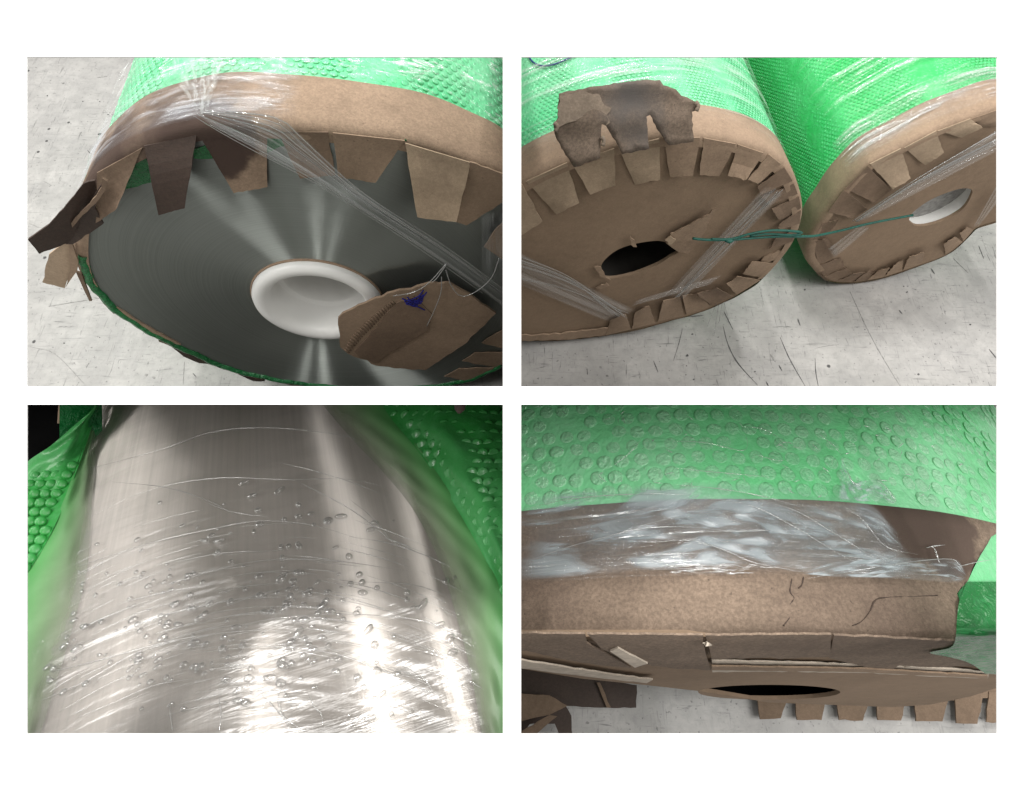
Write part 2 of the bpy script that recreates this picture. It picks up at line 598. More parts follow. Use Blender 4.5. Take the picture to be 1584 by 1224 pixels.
def floor_piece(h, b):
    fc = [np.array([sx, 0, 0]) + H * sy + U * h for sx, sy in ((-3.5, -2.6), (3.5, -2.6), (3.5, 3.6), (-3.5, 3.6))]
    q = part('floor', fc, [(0, 1, 2, 3)], M['floor'], None, b, False)
    props(q, {1: 'pale worn concrete floor with black scuffs under the bare metal coil', 2: 'pale worn concrete floor with black scuffs under two wrapped coils',
              3: 'pale floor under the silver coil', 4: 'pale concrete floor below the end disc'}[b], None, None, 'structure')


for b_, h_ in ((1, FLOOR), (2, FLOOR), (3, FLOOR), (4, FLOOR4)):
    floor_piece(h_, b_)


# ------------------------------------------------------------------ reel frame
class Reel:
    def __init__(s, cpx, depth, n, R, trace):
        s.C = at(cpx[0], cpx[1], depth); s.n = unit(n); s.R = R
        s.up = unit(U - np.dot(U, s.n) * s.n); s.e = np.cross(s.up, s.n)
        th, rr = [], []
        for (x, y) in trace:
            p = onplane(x, y, s.C, s.n) - s.C
            th.append(math.atan2(p @ s.up, p @ s.e)); rr.append(np.linalg.norm(p))
        o = np.argsort(th); th = np.array(th)[o]; rr = np.array(rr)[o]
        # fill untraced arcs with the plain circle
        full_t, full_r = list(th), list(rr)
        ext = np.r_[th, th[0] + 2 * math.pi]
        for i in range(len(th)):
            gap = ext[i + 1] - ext[i]
            if gap > .6:
                m = int(gap / .3)
                for k in range(1, m):
                    full_t.append(ext[i] + gap * k / m); full_r.append(R * .5 + .25 * (rr[i] + rr[(i + 1) % len(rr)]))
        full_t = np.array(full_t) % (2 * math.pi); o = np.argsort(full_t)
        t = full_t[o]; r = np.array(full_r)[o]
        s.t = np.r_[t[-3:] - 2 * math.pi, t, t[:3] + 2 * math.pi]; s.r = np.r_[r[-3:], r, r[:3]]
        g = np.linspace(0, 2 * math.pi, 360, endpoint=False)
        rg = np.interp(g, s.t, s.r)
        ker = np.exp(-np.linspace(-2, 2, 15) ** 2); ker /= ker.sum()
        rg = np.convolve(np.r_[rg[-7:], rg, rg[:7]], ker, 'valid')
        s.g = np.r_[g, 2 * math.pi]; s.rg = np.r_[rg, rg[0]]

    def rad(s, th): return float(np.interp(th % (2 * math.pi), s.g, s.rg))

    def P(s, th, r, ax=0.0):
        return s.C + r * (math.cos(th) * s.e + math.sin(th) * s.up) + ax * s.n

    def pp(s, x, y, lift=0.0):
        return onplane(x, y, s.C + s.n * lift, s.n)

    def polar(s, x, y):
        p = onplane(x, y, s.C, s.n) - s.C
        return math.atan2(p @ s.up, p @ s.e), float(np.linalg.norm(p))

    def ring(s, name, prof, t0, t1, nseg, mat, parent, bay, tang=False, smooth=True, wob=0.0, wobf=9.0, rel=True):
        """sweep a (radial offset, axial) profile round the traced outline (or fixed radii)"""
        closed = abs(t1 - t0 - 2 * math.pi) < 1e-6
        ph = random.random() * 9

        def fn(u, v):
            th = t0 + (t1 - t0) * u
            x = v * (len(prof) - 1); i = min(int(x), len(prof) - 2); fr = x - i
            dr = prof[i][0] * (1 - fr) + prof[i + 1][0] * fr; ax = prof[i][1] * (1 - fr) + prof[i + 1][1] * fr
            w = wob * (math.sin(th * wobf + ph) + .6 * math.sin(th * wobf * 2.7 + ax * 60 + ph * 2))
            return s.P(th, (s.rad(th) if rel else 0) + dr + w, ax)
        V, Fc, UV = grid(fn, nseg, len(prof) - 1, closed)
        vec = None
        if tang:
            vec = []
            for p in V:
                q = p - s.C; q = q - (q @ s.n) * s.n; vec.append(np.cross(s.n, unit(q)))
            vec = np.array(vec)
        return part(name, V, Fc, mat, parent, bay, smooth, UV, vec)

    def disc_face(s, name, r0, inset, lift, mat, parent, bay, nr=24, na=160, tang=True, uvr=True, radmul=1.0):
        def fn(u, v):
            th = 2 * math.pi * u
            return s.P(th, r0 + (s.rad(th) * radmul - inset - r0) * v, lift)
        V, Fc, UV = grid(fn, na, nr, True)
        d = V - s.C; rr = np.linalg.norm(d - np.outer(d @ s.n, s.n), axis=1)
        UV = np.stack([UV[:, 0], rr / s.R], 1)
        vec = np.array([np.cross(s.n, unit(p - (p @ s.n) * s.n)) for p in d])
        return part(name, V, Fc, mat, parent, bay, True, UV, vec)

    def flap(s, base0, base1, tip1, tip0, mat, parent, bay, lift0=.003, lift1=.006, t=.0015, bulge=0.0, name='flap', twist=None):
        t = min(t, .0015); twist = random.uniform(-.008, .008) if twist is None else twist; cup = random.uniform(-.004, .005); crz = random.uniform(.35, .75); cra = random.uniform(-.004, .006)
        c = [np.array(q, float) for q in (base0, base1, tip1, tip0)]
        jit = RNG.normal(0, .42, (9, 8, 2))

        def fn(u, v):
            p = (c[0] * (1 - u) + c[1] * u) * (1 - v) + (c[3] * (1 - u) + c[2] * u) * v
            i, j = int(round(u * 8)), int(round(v * 7))
            if i in (0, 8) or j == 7: p = p + jit[i, j] * (1.0 if v > .1 else 0)
            l = lift0 + (lift1 - lift0) * v ** 1.5 + bulge * math.sin(math.pi * v) + twist * (u - .5) * v + cup * (2 * u - 1) ** 2 * v + cra * max(0, v - crz) / (1 - crz)
            return s.pp(p[0], p[1], l)
        V, Fc, UV = grid(fn, 8, 7)
        V, Fc = thick(V, Fc, -s.n * t)
        return part(name, V, Fc, mat, parent, bay, False)

    def poly(s, pts, mat, parent, bay, lift=.005, t=.0022, name='flap', amp=.5, step=9, tilt=None):
        p = fuzz(pts, amp, step)
        V = np.array([s.pp(q[0], q[1], lift if tilt is None else tilt(q)) for q in p])
        Fc = tri_fill(p)
        V, Fc = thick(V, Fc, -s.n * t)
        return part(name, V, Fc, mat, parent, bay, False)


def band_profile(w, h=.005):
    return [(h * .2, -w), (h, -w + .002), (h, -w * .66), (h, -w * .33), (h, -.012), (h * .8, -.006), (h * .2, -.0015), (-.003, .0018), (-.009, .0032), (-.016, .0036)]


def bubble_mesh(name, r, h, mat, seg=10):
    V, Fc = [], []
    prof = [(1.0, 0), (.97, .45), (.82, .8), (.5, .97)]
    for (a, b) in prof:
        for k in range(seg):
            an = 2 * math.pi * k / seg; V.append((a * r * math.cos(an), a * r * math.sin(an), b * h))
    V.append((0, 0, h)); n = len(prof)
    for j in range(n - 1):
        for k in range(seg):
            Fc.append((j * seg + k, j * seg + (k + 1) % seg, (j + 1) * seg + (k + 1) % seg, (j + 1) * seg + k))
    for k in range(seg):
        Fc.append(((n - 1) * seg + k, (n - 1) * seg + (k + 1) % seg, n * seg))
    return np.array(V), Fc


def shared(name, V, Fc, mat):
    me = bpy.data.meshes.new(name)
    me.from_pydata([tuple(v) for v in np.asarray(V) * S], [], [tuple(f) for f in Fc])
    for p in me.polygons: p.use_smooth = True
    me.materials.append(mat)
    return me


def place(name, me, P, nz, parent, sc=(1, 1, 1), spin=0.0, xdir=None):
    o = bpy.data.objects.new(name, me); COL.objects.link(o)
    z = Vector(WD(unit(nz))); x = Vector(WD(xdir)) if xdir is not None else Vector((.31, .77, .2))
    y = z.cross(x).normalized(); x = y.cross(z)
    rot = Matrix((x, y, z)).transposed().to_4x4() @ Matrix.Rotation(spin, 4, 'Z') @ Matrix.Diagonal((*sc, 1))
    b = BASE[parent.name] if parent is not None else np.zeros(3)
    o.matrix_basis = Matrix.Translation(Vector(W(P)) - Vector(b)) @ rot
    if parent is not None: o.parent = parent
    return o


def joined_bubbles(reel, parent, bay, ax0, ax1, t0, t1, r, h, sp, mat, seg=7, keep=None):
    bV, bF = bubble_mesh('b', r, h, mat, seg)
    allp = []
    row = 0; ax = ax0
    x0, y0, x1, y1 = PANEL[bay]
    while ax > ax1:
        th = t0 + (row % 2) * .5 * sp / reel.R
        while th < t1:
            rr = reel.rad(th)
            P = reel.P(th, rr, ax)
            q = px(P)
            nz = math.cos(th) * reel.e + math.sin(th) * reel.up
            if x0 - 4 < q[0] < x1 + 4 and y0 - 4 < q[1] < y1 + 4 and np.dot(nz, -P) > 0 and (keep is None or keep(q, th, ax)):
                tx = np.cross(reel.n, nz); k = random.uniform(.8, 1.1)
                allp.append((P + k * (np.outer(bV[:, 0], tx) + np.outer(bV[:, 1], reel.n)) + np.outer(bV[:, 2] * random.uniform(.5, 1.2), nz), bF))
            th += sp / reel.R
        ax -= sp * .87; row += 1
    V, Fc = merge(allp)
    o = part('bubbles', V, Fc, mat, parent, bay, True)
    o['kind'] = 'stuff'
    return o

FLOORS = [o for o in COL.objects if o.name.startswith('floor')]


def scuff(b, pts, w, mat='mark'):
    h = FLOOR4 - FLOOR if b == 4 else 0.0; w = w * .62
    n = max(3, 4 * len(pts)) if len(pts) > 1 else 9
    if len(pts) == 1:
        c = np.array(pts[0]); P = [onfloor(*(c + w * np.array([math.cos(t), .8 * math.sin(t)]) * random.uniform(.75, 1.2)), h + .0008) for t in np.linspace(0, 2 * math.pi, 9, endpoint=False)]
        V, Fc = thick(np.array(P), [tuple(range(9))], -U * .0006)
    else:
        p = spline(pts, n); d = np.gradient(p, axis=0); nr = np.stack([-d[:, 1], d[:, 0]], 1); nr /= np.linalg.norm(nr, axis=1)[:, None]
        ww = (w * np.sin(np.linspace(.2, math.pi - .2, n)) * RNG.uniform(.6, 1.2, n))[:, None]
        q = np.vstack([p + nr * ww, p - nr * ww]); V = np.array([onfloor(a, c, h + .0008) for a, c in q])
        Fc = [(i, i + 1, n + i + 1, n + i) for i in range(n - 1)]; V, Fc = thick(V, Fc, -U * .0006)
    part('scuff', V, Fc, M[mat], FLOORS[b - 1], b, False)


for pts, w, m in [([(1119, 505), (1126, 532), (1141, 561), (1172, 596)], 1.3, 'mark'), ([(1207, 522), (1222, 556), (1246, 598)], 1.1, 'mark'), ([(1261, 554), (1262, 575), (1266, 598)], 1.2, 'mark'),
                  ([(1315, 451), (1345, 515), (1370, 560), (1393, 598)], 1.2, 'mark_soft'), ([(1261, 539), (1280, 535), (1298, 533)], .8, 'mark_soft'), ([(1234, 493), (1238, 504)], 2.0, 'mark'), ([(1245, 448)], 2.6, 'mark'),
                  ([(1403, 452)], 2.4, 'mark'), ([(1398, 443)], 2.0, 'mark'), ([(1421, 579)], 3.0, 'mark'), ([(1501, 502)], 2.2, 'mark'), ([(1063, 550)], 3.6, 'mark'), ([(1071, 517)], 2.4, 'mark'), ([(908, 570), (909, 580)], 1.0, 'mark'),
                  ([(1011, 558), (1018, 576)], .9, 'mark'), ([(1056, 508), (1050, 532), (1042, 558)], .7, 'mark'), ([(1338, 510)], 1.5, 'mark'), ([(1391, 480), (1396, 486)], 1.3, 'mark'), ([(1514, 380), (1522, 400)], 1.0, 'mark'),
                  ([(1440, 415), (1446, 424)], 1.8, 'mark'), ([(1475, 400), (1498, 422)], 1.0, 'mark_soft'), ([(1185, 590), (1190, 600)], 1.6, 'mark'), ([(1120, 482), (1134, 510)], 1.0, 'mark'), ([(1065, 490), (1088, 488)], 1.2, 'mark'),
                  ([(1010, 400), (1016, 404)], 1, 'mark'), ([(1062, 566)], 1.8, 'mark'), ([(1061, 580)], 1.5, 'mark'), ([(1073, 587)], 2.4, 'mark'), ([(1168, 575)], 2.2, 'mark'), ([(1463, 500)], 1.2, 'mark'), ([(1446, 548)], 1.4, 'mark'),
                  ([(1530, 540), (1543, 556)], 1.6, 'mark'), ([(1192, 548), (1200, 560)], 2.4, 'mark_soft'), ([(1205, 565), (1210, 574)], 1.4, 'mark')]:
    scuff(2, pts, w, m)
for pts, w, m in [([(75, 474), (110, 468), (155, 461)], 1.0, 'mark_soft'), ([(49, 537), (85, 548), (133, 597)], .9, 'mark_soft'), ([(128, 157)], 1.6, 'mark'), ([(154, 157)], 1.6, 'mark'), ([(167, 177)], 1.8, 'mark'), ([(73, 148)], 1.8, 'mark'),
                  ([(99, 531)], 1.8, 'mark'), ([(154, 522)], 1.2, 'mark'), ([(229, 516)], 1.8, 'mark'), ([(226, 580)], 4.0, 'mark_soft'), ([(238, 584)], 4.0, 'mark_soft'), ([(298, 577), (304, 584)], 1.0, 'mark'), ([(55, 104)], 1.6, 'mark_soft'),
                  ([(150, 120), (165, 118)], 1.0, 'mark_soft'), ([(67, 280), (80, 287)], .8, 'mark_soft'), ([(44, 345), (60, 352)], .8, 'mark_soft'), ([(135, 232), (140, 238)], .9, 'mark'), ([(93, 420), (100, 424)], 1.0, 'mark_soft'), ([(285, 560), (283, 595)], .5, 'mark_soft')]:
    scuff(1, pts, w, m)

# ================================================================== upper left: bare metal coil with torn edge board
TR1 = [(118, 372), (122, 420), (165, 475), (205, 502), (260, 532), (300, 550), (350, 572), (400, 584), (440, 592), (490, 598), (560, 603), (640, 602),
       (727, 590), (778, 568), (134, 300), (160, 262), (180, 243), (215, 222), (260, 206), (330, 193), (430, 195), (505, 201), (560, 206), (640, 217), (690, 232), (730, 250), (778, 268)]
r1 = Reel((494.5, 464.7), .971, (.05, -.896, .441), .35, TR1)
B = 1
TAU = 2 * math.pi
coil = thing('metal_coil', r1.C - r1.up * r1.R, 'metal strip coil with dark brushed end face and white core plug', 'metal coil')
r1.disc_face('wound_face', .1045, .004, 0.0, M['steel_face'], coil, B, 30, 220)
r1.ring('coil_body', [(-.006, -.002), (-.006, -.5), (-.006, -1.0)], 0, TAU, 120, M['steel_roll'], coil, B, tang=True)
core = r1.ring('core_tube', [(.1045, -.10), (.1045, .003), (.1050, .0035), (.1062, .0035), (.1067, .002), (.1067, -.003)], 0, TAU, 96, M['kraft'], coil, B, rel=False)
plug = r1.ring('core_plug', [(.066, -.25), (.066, -.046), (.0675, -.0435), (.0735, -.042), (.0745, -.039), (.0755, -.004), (.0770, .006), (.081, .012), (.087, .0155), (.095, .0160), (.1015, .0135), (.1040, .0085), (.1042, -.004)], 0, TAU, 96, M['plug'], coil, B, rel=False)
r1.ring('plug_seat', [(.0001, -.16), (.058, -.16), (.067, -.16)], 0, TAU, 64, M['plug'], plug, B, rel=False)

wrap1 = thing('bubble_wrap', r1.C + r1.up * r1.R, 'pale green bubble wrap round the coil whose bare metal end shows', 'bubble wrap')
W1 = .085
r1.ring('sheet', [(-.001, -W1 + .03), (-.001, -W1), (.0, -.18), (.0, -.3), (.0, -.5), (.0, -.75), (.0, -1.05)], 0, TAU, 160, M['wrap'], wrap1, B, wob=.0012, wobf=17)
joined_bubbles(r1, wrap1, B, -W1 - .004, -1.0, .3, 2.9, .0052, .0011, .0118, M['bubble'], 8)
# folded-in lip of green wrap along the rim
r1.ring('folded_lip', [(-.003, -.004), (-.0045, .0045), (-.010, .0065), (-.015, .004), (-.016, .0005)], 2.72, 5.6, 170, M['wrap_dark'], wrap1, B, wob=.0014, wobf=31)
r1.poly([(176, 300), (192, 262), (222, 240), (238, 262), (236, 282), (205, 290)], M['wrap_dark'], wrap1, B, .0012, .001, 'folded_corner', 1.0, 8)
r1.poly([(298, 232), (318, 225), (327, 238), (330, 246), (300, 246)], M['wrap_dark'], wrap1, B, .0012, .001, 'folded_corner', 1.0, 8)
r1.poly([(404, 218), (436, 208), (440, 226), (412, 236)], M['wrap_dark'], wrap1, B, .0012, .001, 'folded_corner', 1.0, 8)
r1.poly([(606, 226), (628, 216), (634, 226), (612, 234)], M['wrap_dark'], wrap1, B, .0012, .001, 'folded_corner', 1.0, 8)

st = [(r1.P(r1.polar(250, 205)[0], r1.R, -.01), .13, .12), (r1.P(r1.polar(170, 270)[0], r1.R, 0), .10, .06), (r1.pp(320, 215, .004), .055, .012), (r1.pp(345, 240, .004), .032, .008)]
M['kraft1'] = kraft('stained_board', KR, stains=st, grain=.35)
guard1 = thing('edge_board', r1.P(math.pi / 2, r1.R), 'torn kraft edge board with wet dark left side round the bare metal coil', 'edge board')
r1.ring('band', band_profile(W1), .05, 2.95, 150, M['kraft1'], guard1, B, wob=.0008, wobf=7)
r1.ring('band', [(.004, -.05), (.005, -.02), (.004, -.003), (.001, .002)], 3.45, 4.62, 90, M['kraft'], guard1, B, wob=.0018, wobf=23)
D = M['kraft_wet']; L = M['kraft']; ST = M['kraft1']
r1.flap((150, 268), (220, 229), (180, 324), (148, 346), M['kraft_brown'], guard1, B, .003, .016)
r1.flap((223, 226), (304, 209), (285, 322), (245, 334), D, guard1, B, .003, .028, bulge=.008)
r1.flap((308, 208), (413, 203), (413, 290), (362, 299), ST, guard1, B, .003, .012)
r1.flap((430, 204), (507, 205), (518, 271), (464, 277), M['kraft_brown'], guard1, B, .003, .010)
r1.flap((515, 206), (626, 218), (581, 283), (523, 274), L, guard1, B, .003, .016)
r1.flap((627, 222), (728, 252), (706, 344), (645, 337), M['kraft_pale'], guard1, B, .006, .034, bulge=.006)
r1.poly([(727, 251), (792, 275), (792, 303), (722, 349), (700, 342)], L, guard1, B, .007)
r1.poly([(792, 333), (770, 352), (749, 382), (778, 402), (792, 410)], L, guard1, B, .012)
r1.poly([(792, 506), (768, 516), (745, 531), (792, 543)], L, guard1, B, .004)
r1.poly([(792, 546), (735, 546), (715, 559), (765, 568), (792, 560)], L, guard1, B, .004)
r1.poly([(764, 569), (710, 571), (687, 583), (726, 590), (760, 574)], L, guard1, B, .004)
# the bent-out dark flaps at the far left
def out_poly(reel, pts, lift, mat, parent, bay, name='flap', t=.003, amp=.6, step=8):
    return reel.poly(pts, mat, parent, bay, lift, t, name, amp, step, tilt=lift)
out_poly(r1, [(129, 284), (108, 311), (75, 349), (43, 371), (61, 393), (107, 376), (133, 330), (150, 300), (146, 280)], lambda q: .012 + .0004 * (150 - q[0]), D, guard1, B)
out_poly(r1, [(150, 296), (132, 330), (104, 352), (102, 378), (112, 378), (160, 347), (147, 322), (162, 278)], lambda q: .022, D, guard1, B)
out_poly(r1, [(158, 276), (166, 281), (162, 296), (148, 315), (128, 333), (112, 352), (110, 346), (132, 322), (148, 304), (157, 290)], lambda q: .03, M['kraft_brown'], guard1, B)
out_poly(r1, [(108, 374), (88, 384), (76, 394), (65, 437), (100, 446), (109, 420)], lambda q: .004, M['kraft_pale'], guard1, B)
out_poly(r1, [(106, 376), (112, 378), (121, 405), (119, 420), (101, 446), (108, 420)], lambda q: .010, L, guard1, B)
out_poly(r1, [(117, 420), (126, 424), (142, 466), (138, 466)], lambda q: .004, M['kraft_brown'], guard1, B, amp=.2)
out_poly(r1, [(152, 453), (160, 459), (180, 484), (176, 486), (160, 470)], lambda q: .004, M['kraft_brown'], guard1, B, amp=.2)
out_poly(r1, [(262, 534), (285, 540), (321, 563), (308, 562), (284, 552)], lambda q: -.002, D, guard1, B, amp=.3)
out_poly(r1, [(360, 575), (400, 584), (410, 590), (392, 590)], lambda q: -.002, D, guard1, B, amp=.3)
out_poly(r1, [(180, 476), (214, 498), (280, 534), (262, 531), (214, 506)], lambda q: .003, L, guard1, B, amp=.6)

# clear stretch film pulled in a rope across the end face
film1 = thing('stretch_film', r1.pp(300, 170, .05), 'clear stretch film twisted diagonally over the bare metal end', 'stretch film')
M['film_rope'] = film('film_rope', 1.5, 26, .40, .68, .50, .05, (.62, .65, .66), .4, .2)
up1 = spline([(322, 168), (428, 178), (470, 212), (560, 295), (690, 380), (795, 458)], 40)
lo1 = spline([(300, 178), (335, 200), (400, 236), (480, 278), (600, 352), (690, 412), (795, 488)], 40)


def ropefn(u, v):
    i = min(int(u * 39), 38); fr = u * 39 - i
    a = up1[i] * (1 - fr) + up1[i + 1] * fr; b = lo1[i] * (1 - fr) + lo1[i + 1] * fr
    p = a * (1 - v) + b * v
    return r1.pp(p[0], p[1], .045 - .02 * u + .004 * math.sin(v * 22 + u * 5))


V, Fc, UV = grid(ropefn, 60, 24)
part('film_sheet', V, Fc, M['film_rope'], film1, B, True, UV)
for k in range(13):
    v0 = random.random(); v1 = min(1, max(0, v0 + random.uniform(-.25, .25))); u0 = random.choice([0, 0, .05, .2]); u1 = random.choice([1, 1, .9, .7])
    pts = [ropefn(u0 + (u1 - u0) * i / 22, v0 + (v1 - v0) * i / 22) + r1.n * .0015 for i in range(23)]
    part('strand', *tube(pts, random.choice([.0003, .0004, .0006]), 5), M['strand'], film1, B)
for pts in ([(690, 408), (664, 437), (640, 452), (608, 458)], [(690, 410), (676, 430), (668, 437)], [(683, 428), (682, 452), (672, 480), (660, 505)],
            [(690, 418), (697, 440), (712, 458), (735, 452), (760, 430), (772, 400)]):
    p = spline(pts, 14)
    part('strand', *tube([r1.pp(a, b, .034) for a, b in p], .0008, 5), M['strand'], film1, B)
M['film_soft'] = film('film_soft', 2, 12, .42, .7, .35, .04, (.6, .64, .65), .4, .22)


def film_quad(reel, name, a, b, c, d, lift, mat, parent, bay, nu=20, nv=14, wav=.002):
    c4 = [np.array(q, float) for q in (a, b, c, d)]

    def fn(u, v):
        p = (c4[0] * (1 - u) + c4[1] * u) * (1 - v) + (c4[3] * (1 - u) + c4[2] * u) * v
        return reel.pp(p[0], p[1], lift + wav * math.sin(v * 17 + u * 3))
    V, Fc, UV = grid(fn, nu, nv)
    return part(name, V, Fc, mat, parent, bay, True, UV)


film_quad(r1, 'film_sheet', (742, 330), (745, 440), (795, 455), (795, 320), .022, M['film_soft'], film1, B)

# film wound over the band and the first of the wrap
M['film_band'] = film('film_band', 5, 9, .40, .66, .62, .04, (.62, .65, .70), .35, .2, True, .47, 1.0, .5, 6.0)
film1b = thing('stretch_film', r1.P(1.9, r1.R, -.05), 'hazy clear film hugging the coil rim at upper left', 'stretch film')


def bandfilm(reel, t0, t1, a0, a1, off=.009):
    def fn(u, v):
        th = t0 + (t1 - t0) * u
        return reel.P(th, reel.rad(th) + off + .0012 * math.sin(th * 40) * v, a0 + (a1 - a0) * v)
    return grid(fn, 90, 12)


V, Fc, UV = bandfilm(r1, 1.35, 2.75, .0, -W1 - .02)
part('film_sheet', V, Fc, M['film_band'], film1b, B, True, UV)
M['film_net'] = film('film_net', 14, 14, .50, .60, .6, .02, (.85, .92, .88), .4, .15, True, .40, 2.5, .6, 3.0)
V, Fc, UV = bandfilm(r1, .6, 2.35, -W1 + .012, -W1 - .22, .012)
part('film_sheet', V, Fc, M['film_net'], film1b, B, True, UV)
def hug1(a, b, off):
    d = ray(a, b); ts = np.linspace(.3, 2.2, 2600); Q = np.outer(ts, d) - r1.C
    x, y = Q @ r1.e, Q @ r1.up
    i = int(np.argmax(np.hypot(x, y) < np.interp(np.arctan2(y, x) % TAU, r1.g, r1.rg) + off)); return Q[i] + r1.C


M['film_gather'] = film('film_gather', 2.0, 5, .44, .60, .38, .03, (.78, .84, .82), .35, .18, True, .38, 2.0, .4, 3.0, 3, .45)
ga, gb = spline([(262, 84), (268, 120), (285, 145), (306, 180)], 21), spline([(352, 84), (342, 118), (330, 145), (318, 180)], 21)
V, Fc, UV = grid(lambda u, v: hug1(*(ga[int(round(u * 20))] * (1 - v) + gb[int(round(u * 20))] * v), .013 + .0015 * math.sin(v * 15 + u * 4)), 20, 14)
part('film_gather', V, Fc, M['film_gather'], film1b, B, True, UV)

# torn scrap of board lying on the face
OUT = [(523, 493), (530, 485), (572, 466), (609, 452), (636, 448), (663, 439), (695, 438), (720, 452), (767, 485), (750, 503), (715, 535), (658, 573), (620, 570), (582, 566), (560, 556), (538, 547), (526, 537)]


def scraplift(q):
    x, y = q
    base = .030 - .00006 * (x - 523)
    d = ((x - 575) * .40 + (y - 562) * .92) / 1.0      # fold from (575,562) to (668,512)
    d2 = (y - 562) + (x - 575) * .53
    return base + .00022 * min(0, d2) * (1 if x < 690 else .6) * -.35


scrap = thing('cardboard_scrap', r1.pp(600, 520, .03), 'torn brown cardboard scrap with blue scribble lying against the white plug', 'cardboard')
poly = fuzz(OUT, .7, 8)
Vb = []
ins = [(u, v) for u in range(530, 768, 12) for v in range(440, 575, 11)]
from mathutils.geometry import delaunay_2d_cdt
pl = [Vector((a, b)) for a, b in poly]
n0 = len(pl)


def inside(q, P):
    c = False; j = len(P) - 1
    for i in range(len(P)):
        if ((P[i][1] > q[1]) != (P[j][1] > q[1])) and q[0] < (P[j][0] - P[i][0]) * (q[1] - P[i][1]) / (P[j][1] - P[i][1]) + P[i][0]:
            c = not c
        j = i
    return c


def fine_poly(poly, step, liftfn, reel, t):
    pl = [Vector((a, b)) for a, b in poly]; n0 = len(pl)
    xs_ = np.arange(poly[:, 0].min(), poly[:, 0].max(), step); ys_ = np.arange(poly[:, 1].min(), poly[:, 1].max(), step)
    for a in xs_:
        for b in ys_:
            q = (a + random.uniform(-1, 1), b + random.uniform(-1, 1))
            if inside(q, poly) and min(np.hypot(poly[:, 0] - q[0], poly[:, 1] - q[1])) > step * .5:
                pl.append(Vector(q))
    r = delaunay_2d_cdt(pl, [], [list(range(n0))], 1, 1e-4)
    V = np.array([reel.pp(v[0], v[1], liftfn((v[0], v[1])) if callable(liftfn) else liftfn) for v in r[0]])
    return thick(V, [tuple(f) for f in r[2]], -reel.n * t)


V, Fc = fine_poly(poly, 9, scraplift, r1, .004)
sb = part('board', V, Fc, M['kraft'], scrap, B, False)
# peeled liner: a paler ply, the ribbed flutes bared at its left
ply = fuzz([(548, 544), (571, 520), (590, 497), (612, 470), (640, 460), (668, 486), (662, 512), (620, 535), (580, 562), (556, 553)], .6, 7)
V, Fc = fine_poly(ply, 8, lambda q: scraplift(q) + .0022, r1, .0018)
part('liner', V, Fc, M['kraft_brown'], scrap, B, False)
fl0 = spline([(533, 541), (545, 520), (566, 498), (590, 478), (606, 466)], 24); fl1 = spline([(541, 546), (560, 522), (580, 502), (598, 482), (611, 470)], 24)
for a, b in zip(fl0, fl1):
    p0, p1 = np.array(a), np.array(b)
    pts = [r1.pp(*(p0 + (p1 - p0) * k), scraplift(p0) + .0008) for k in (0, .5, 1)]
    part('flute', *tube(pts, .0012, 5), M['kraft_brown'], scrap, B)
for pts in ([(622, 462), (634, 466), (646, 464), (655, 456), (650, 470), (640, 466), (628, 470), (644, 474), (657, 480)],
            [(655, 449), (648, 458), (636, 464), (626, 466), (640, 472), (652, 462), (660, 452)], [(630, 460), (642, 470), (650, 458), (644, 474), (634, 470), (654, 466)]):
    p = spline(pts, 40)
    part('ink_scribble', *tube([r1.pp(a, b, scraplift((a, b)) + .0042) for a, b in p], .0011, 5), M['blue'], scrap, B)

# ================================================================== upper right: two wrapped coils with board end discs
B = 2
TR2 = [(1239, 322), (1236, 350), (1215, 392), (1170, 440), (1110, 473), (1040, 495), (960, 515), (890, 524), (806, 526), (1230, 285), (1213, 256), (1187, 236), (1138, 219), (1083, 210), (1020, 211),
       (948, 226), (877, 249), (808, 281)]
r2 = Reel((985.6, 403.8), 1.076, (.123, -.908, .401), .2928, TR2)
TR3 = [(1248, 385), (1262, 418), (1285, 437), (1318, 439), (1360, 432), (1420, 412), (1470, 392), (1510, 352), (1281, 325), (1307, 290), (1344, 252), (1396, 226), (1449, 199), (1502, 180), (1545, 165)]
r3 = Reel((1454.0, 319.1), 1.175, (.137, -.9, .414), .2587, TR3)

W2 = .062
coil2 = thing('wrapped_coil', r2.C - r2.up * r2.R, 'large coil with brown board end disc and torn black core hole', 'coil')
HOLE2 = spline([(928, 417), (934, 404), (953, 388), (980, 378), (1011, 373), (1030, 375), (1052, 387), (1036, 398), (1016, 410), (980, 424), (944, 431), (932, 426), (928, 417)], 60)[:-1]


def holed_disc(reel, hole_px, mat, parent, bay, t=.006, lift=0.0, inset=.003):
    hp = [reel.polar(a, b) for a, b in hole_px]
    # inner loop as a function of angle about the reel's own centre
    ths = np.array([h[0] % TAU for h in hp]); rs = np.array([h[1] for h in hp]); o = np.argsort(ths)
    ths, rs = ths[o], rs[o]
    T = np.r_[ths[-2:] - TAU, ths, ths[:2] + TAU]; Rr = np.r_[rs[-2:], rs, rs[:2]]

    def fn(u, v):
        th = TAU * u; a = np.interp(th, T, Rr)
        return reel.P(th, a + (reel.rad(th) - inset - a) * v, lift + .0012 * math.sin(th * 5) * v)
    V, Fc, UV = grid(fn, 150, 10, True)
    V, Fc = thick(V, Fc, -reel.n * t)
    return part('end_disc', V, Fc, mat, parent, bay, False)


d2 = holed_disc(r2, HOLE2, M['disc'], coil2, B)
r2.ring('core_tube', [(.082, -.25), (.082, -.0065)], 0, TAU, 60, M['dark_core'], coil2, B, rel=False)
r2.ring('core_end', [(.0001, -.2), (.085, -.2)], 0, TAU, 40, M['dark_core'], coil2, B, rel=False)
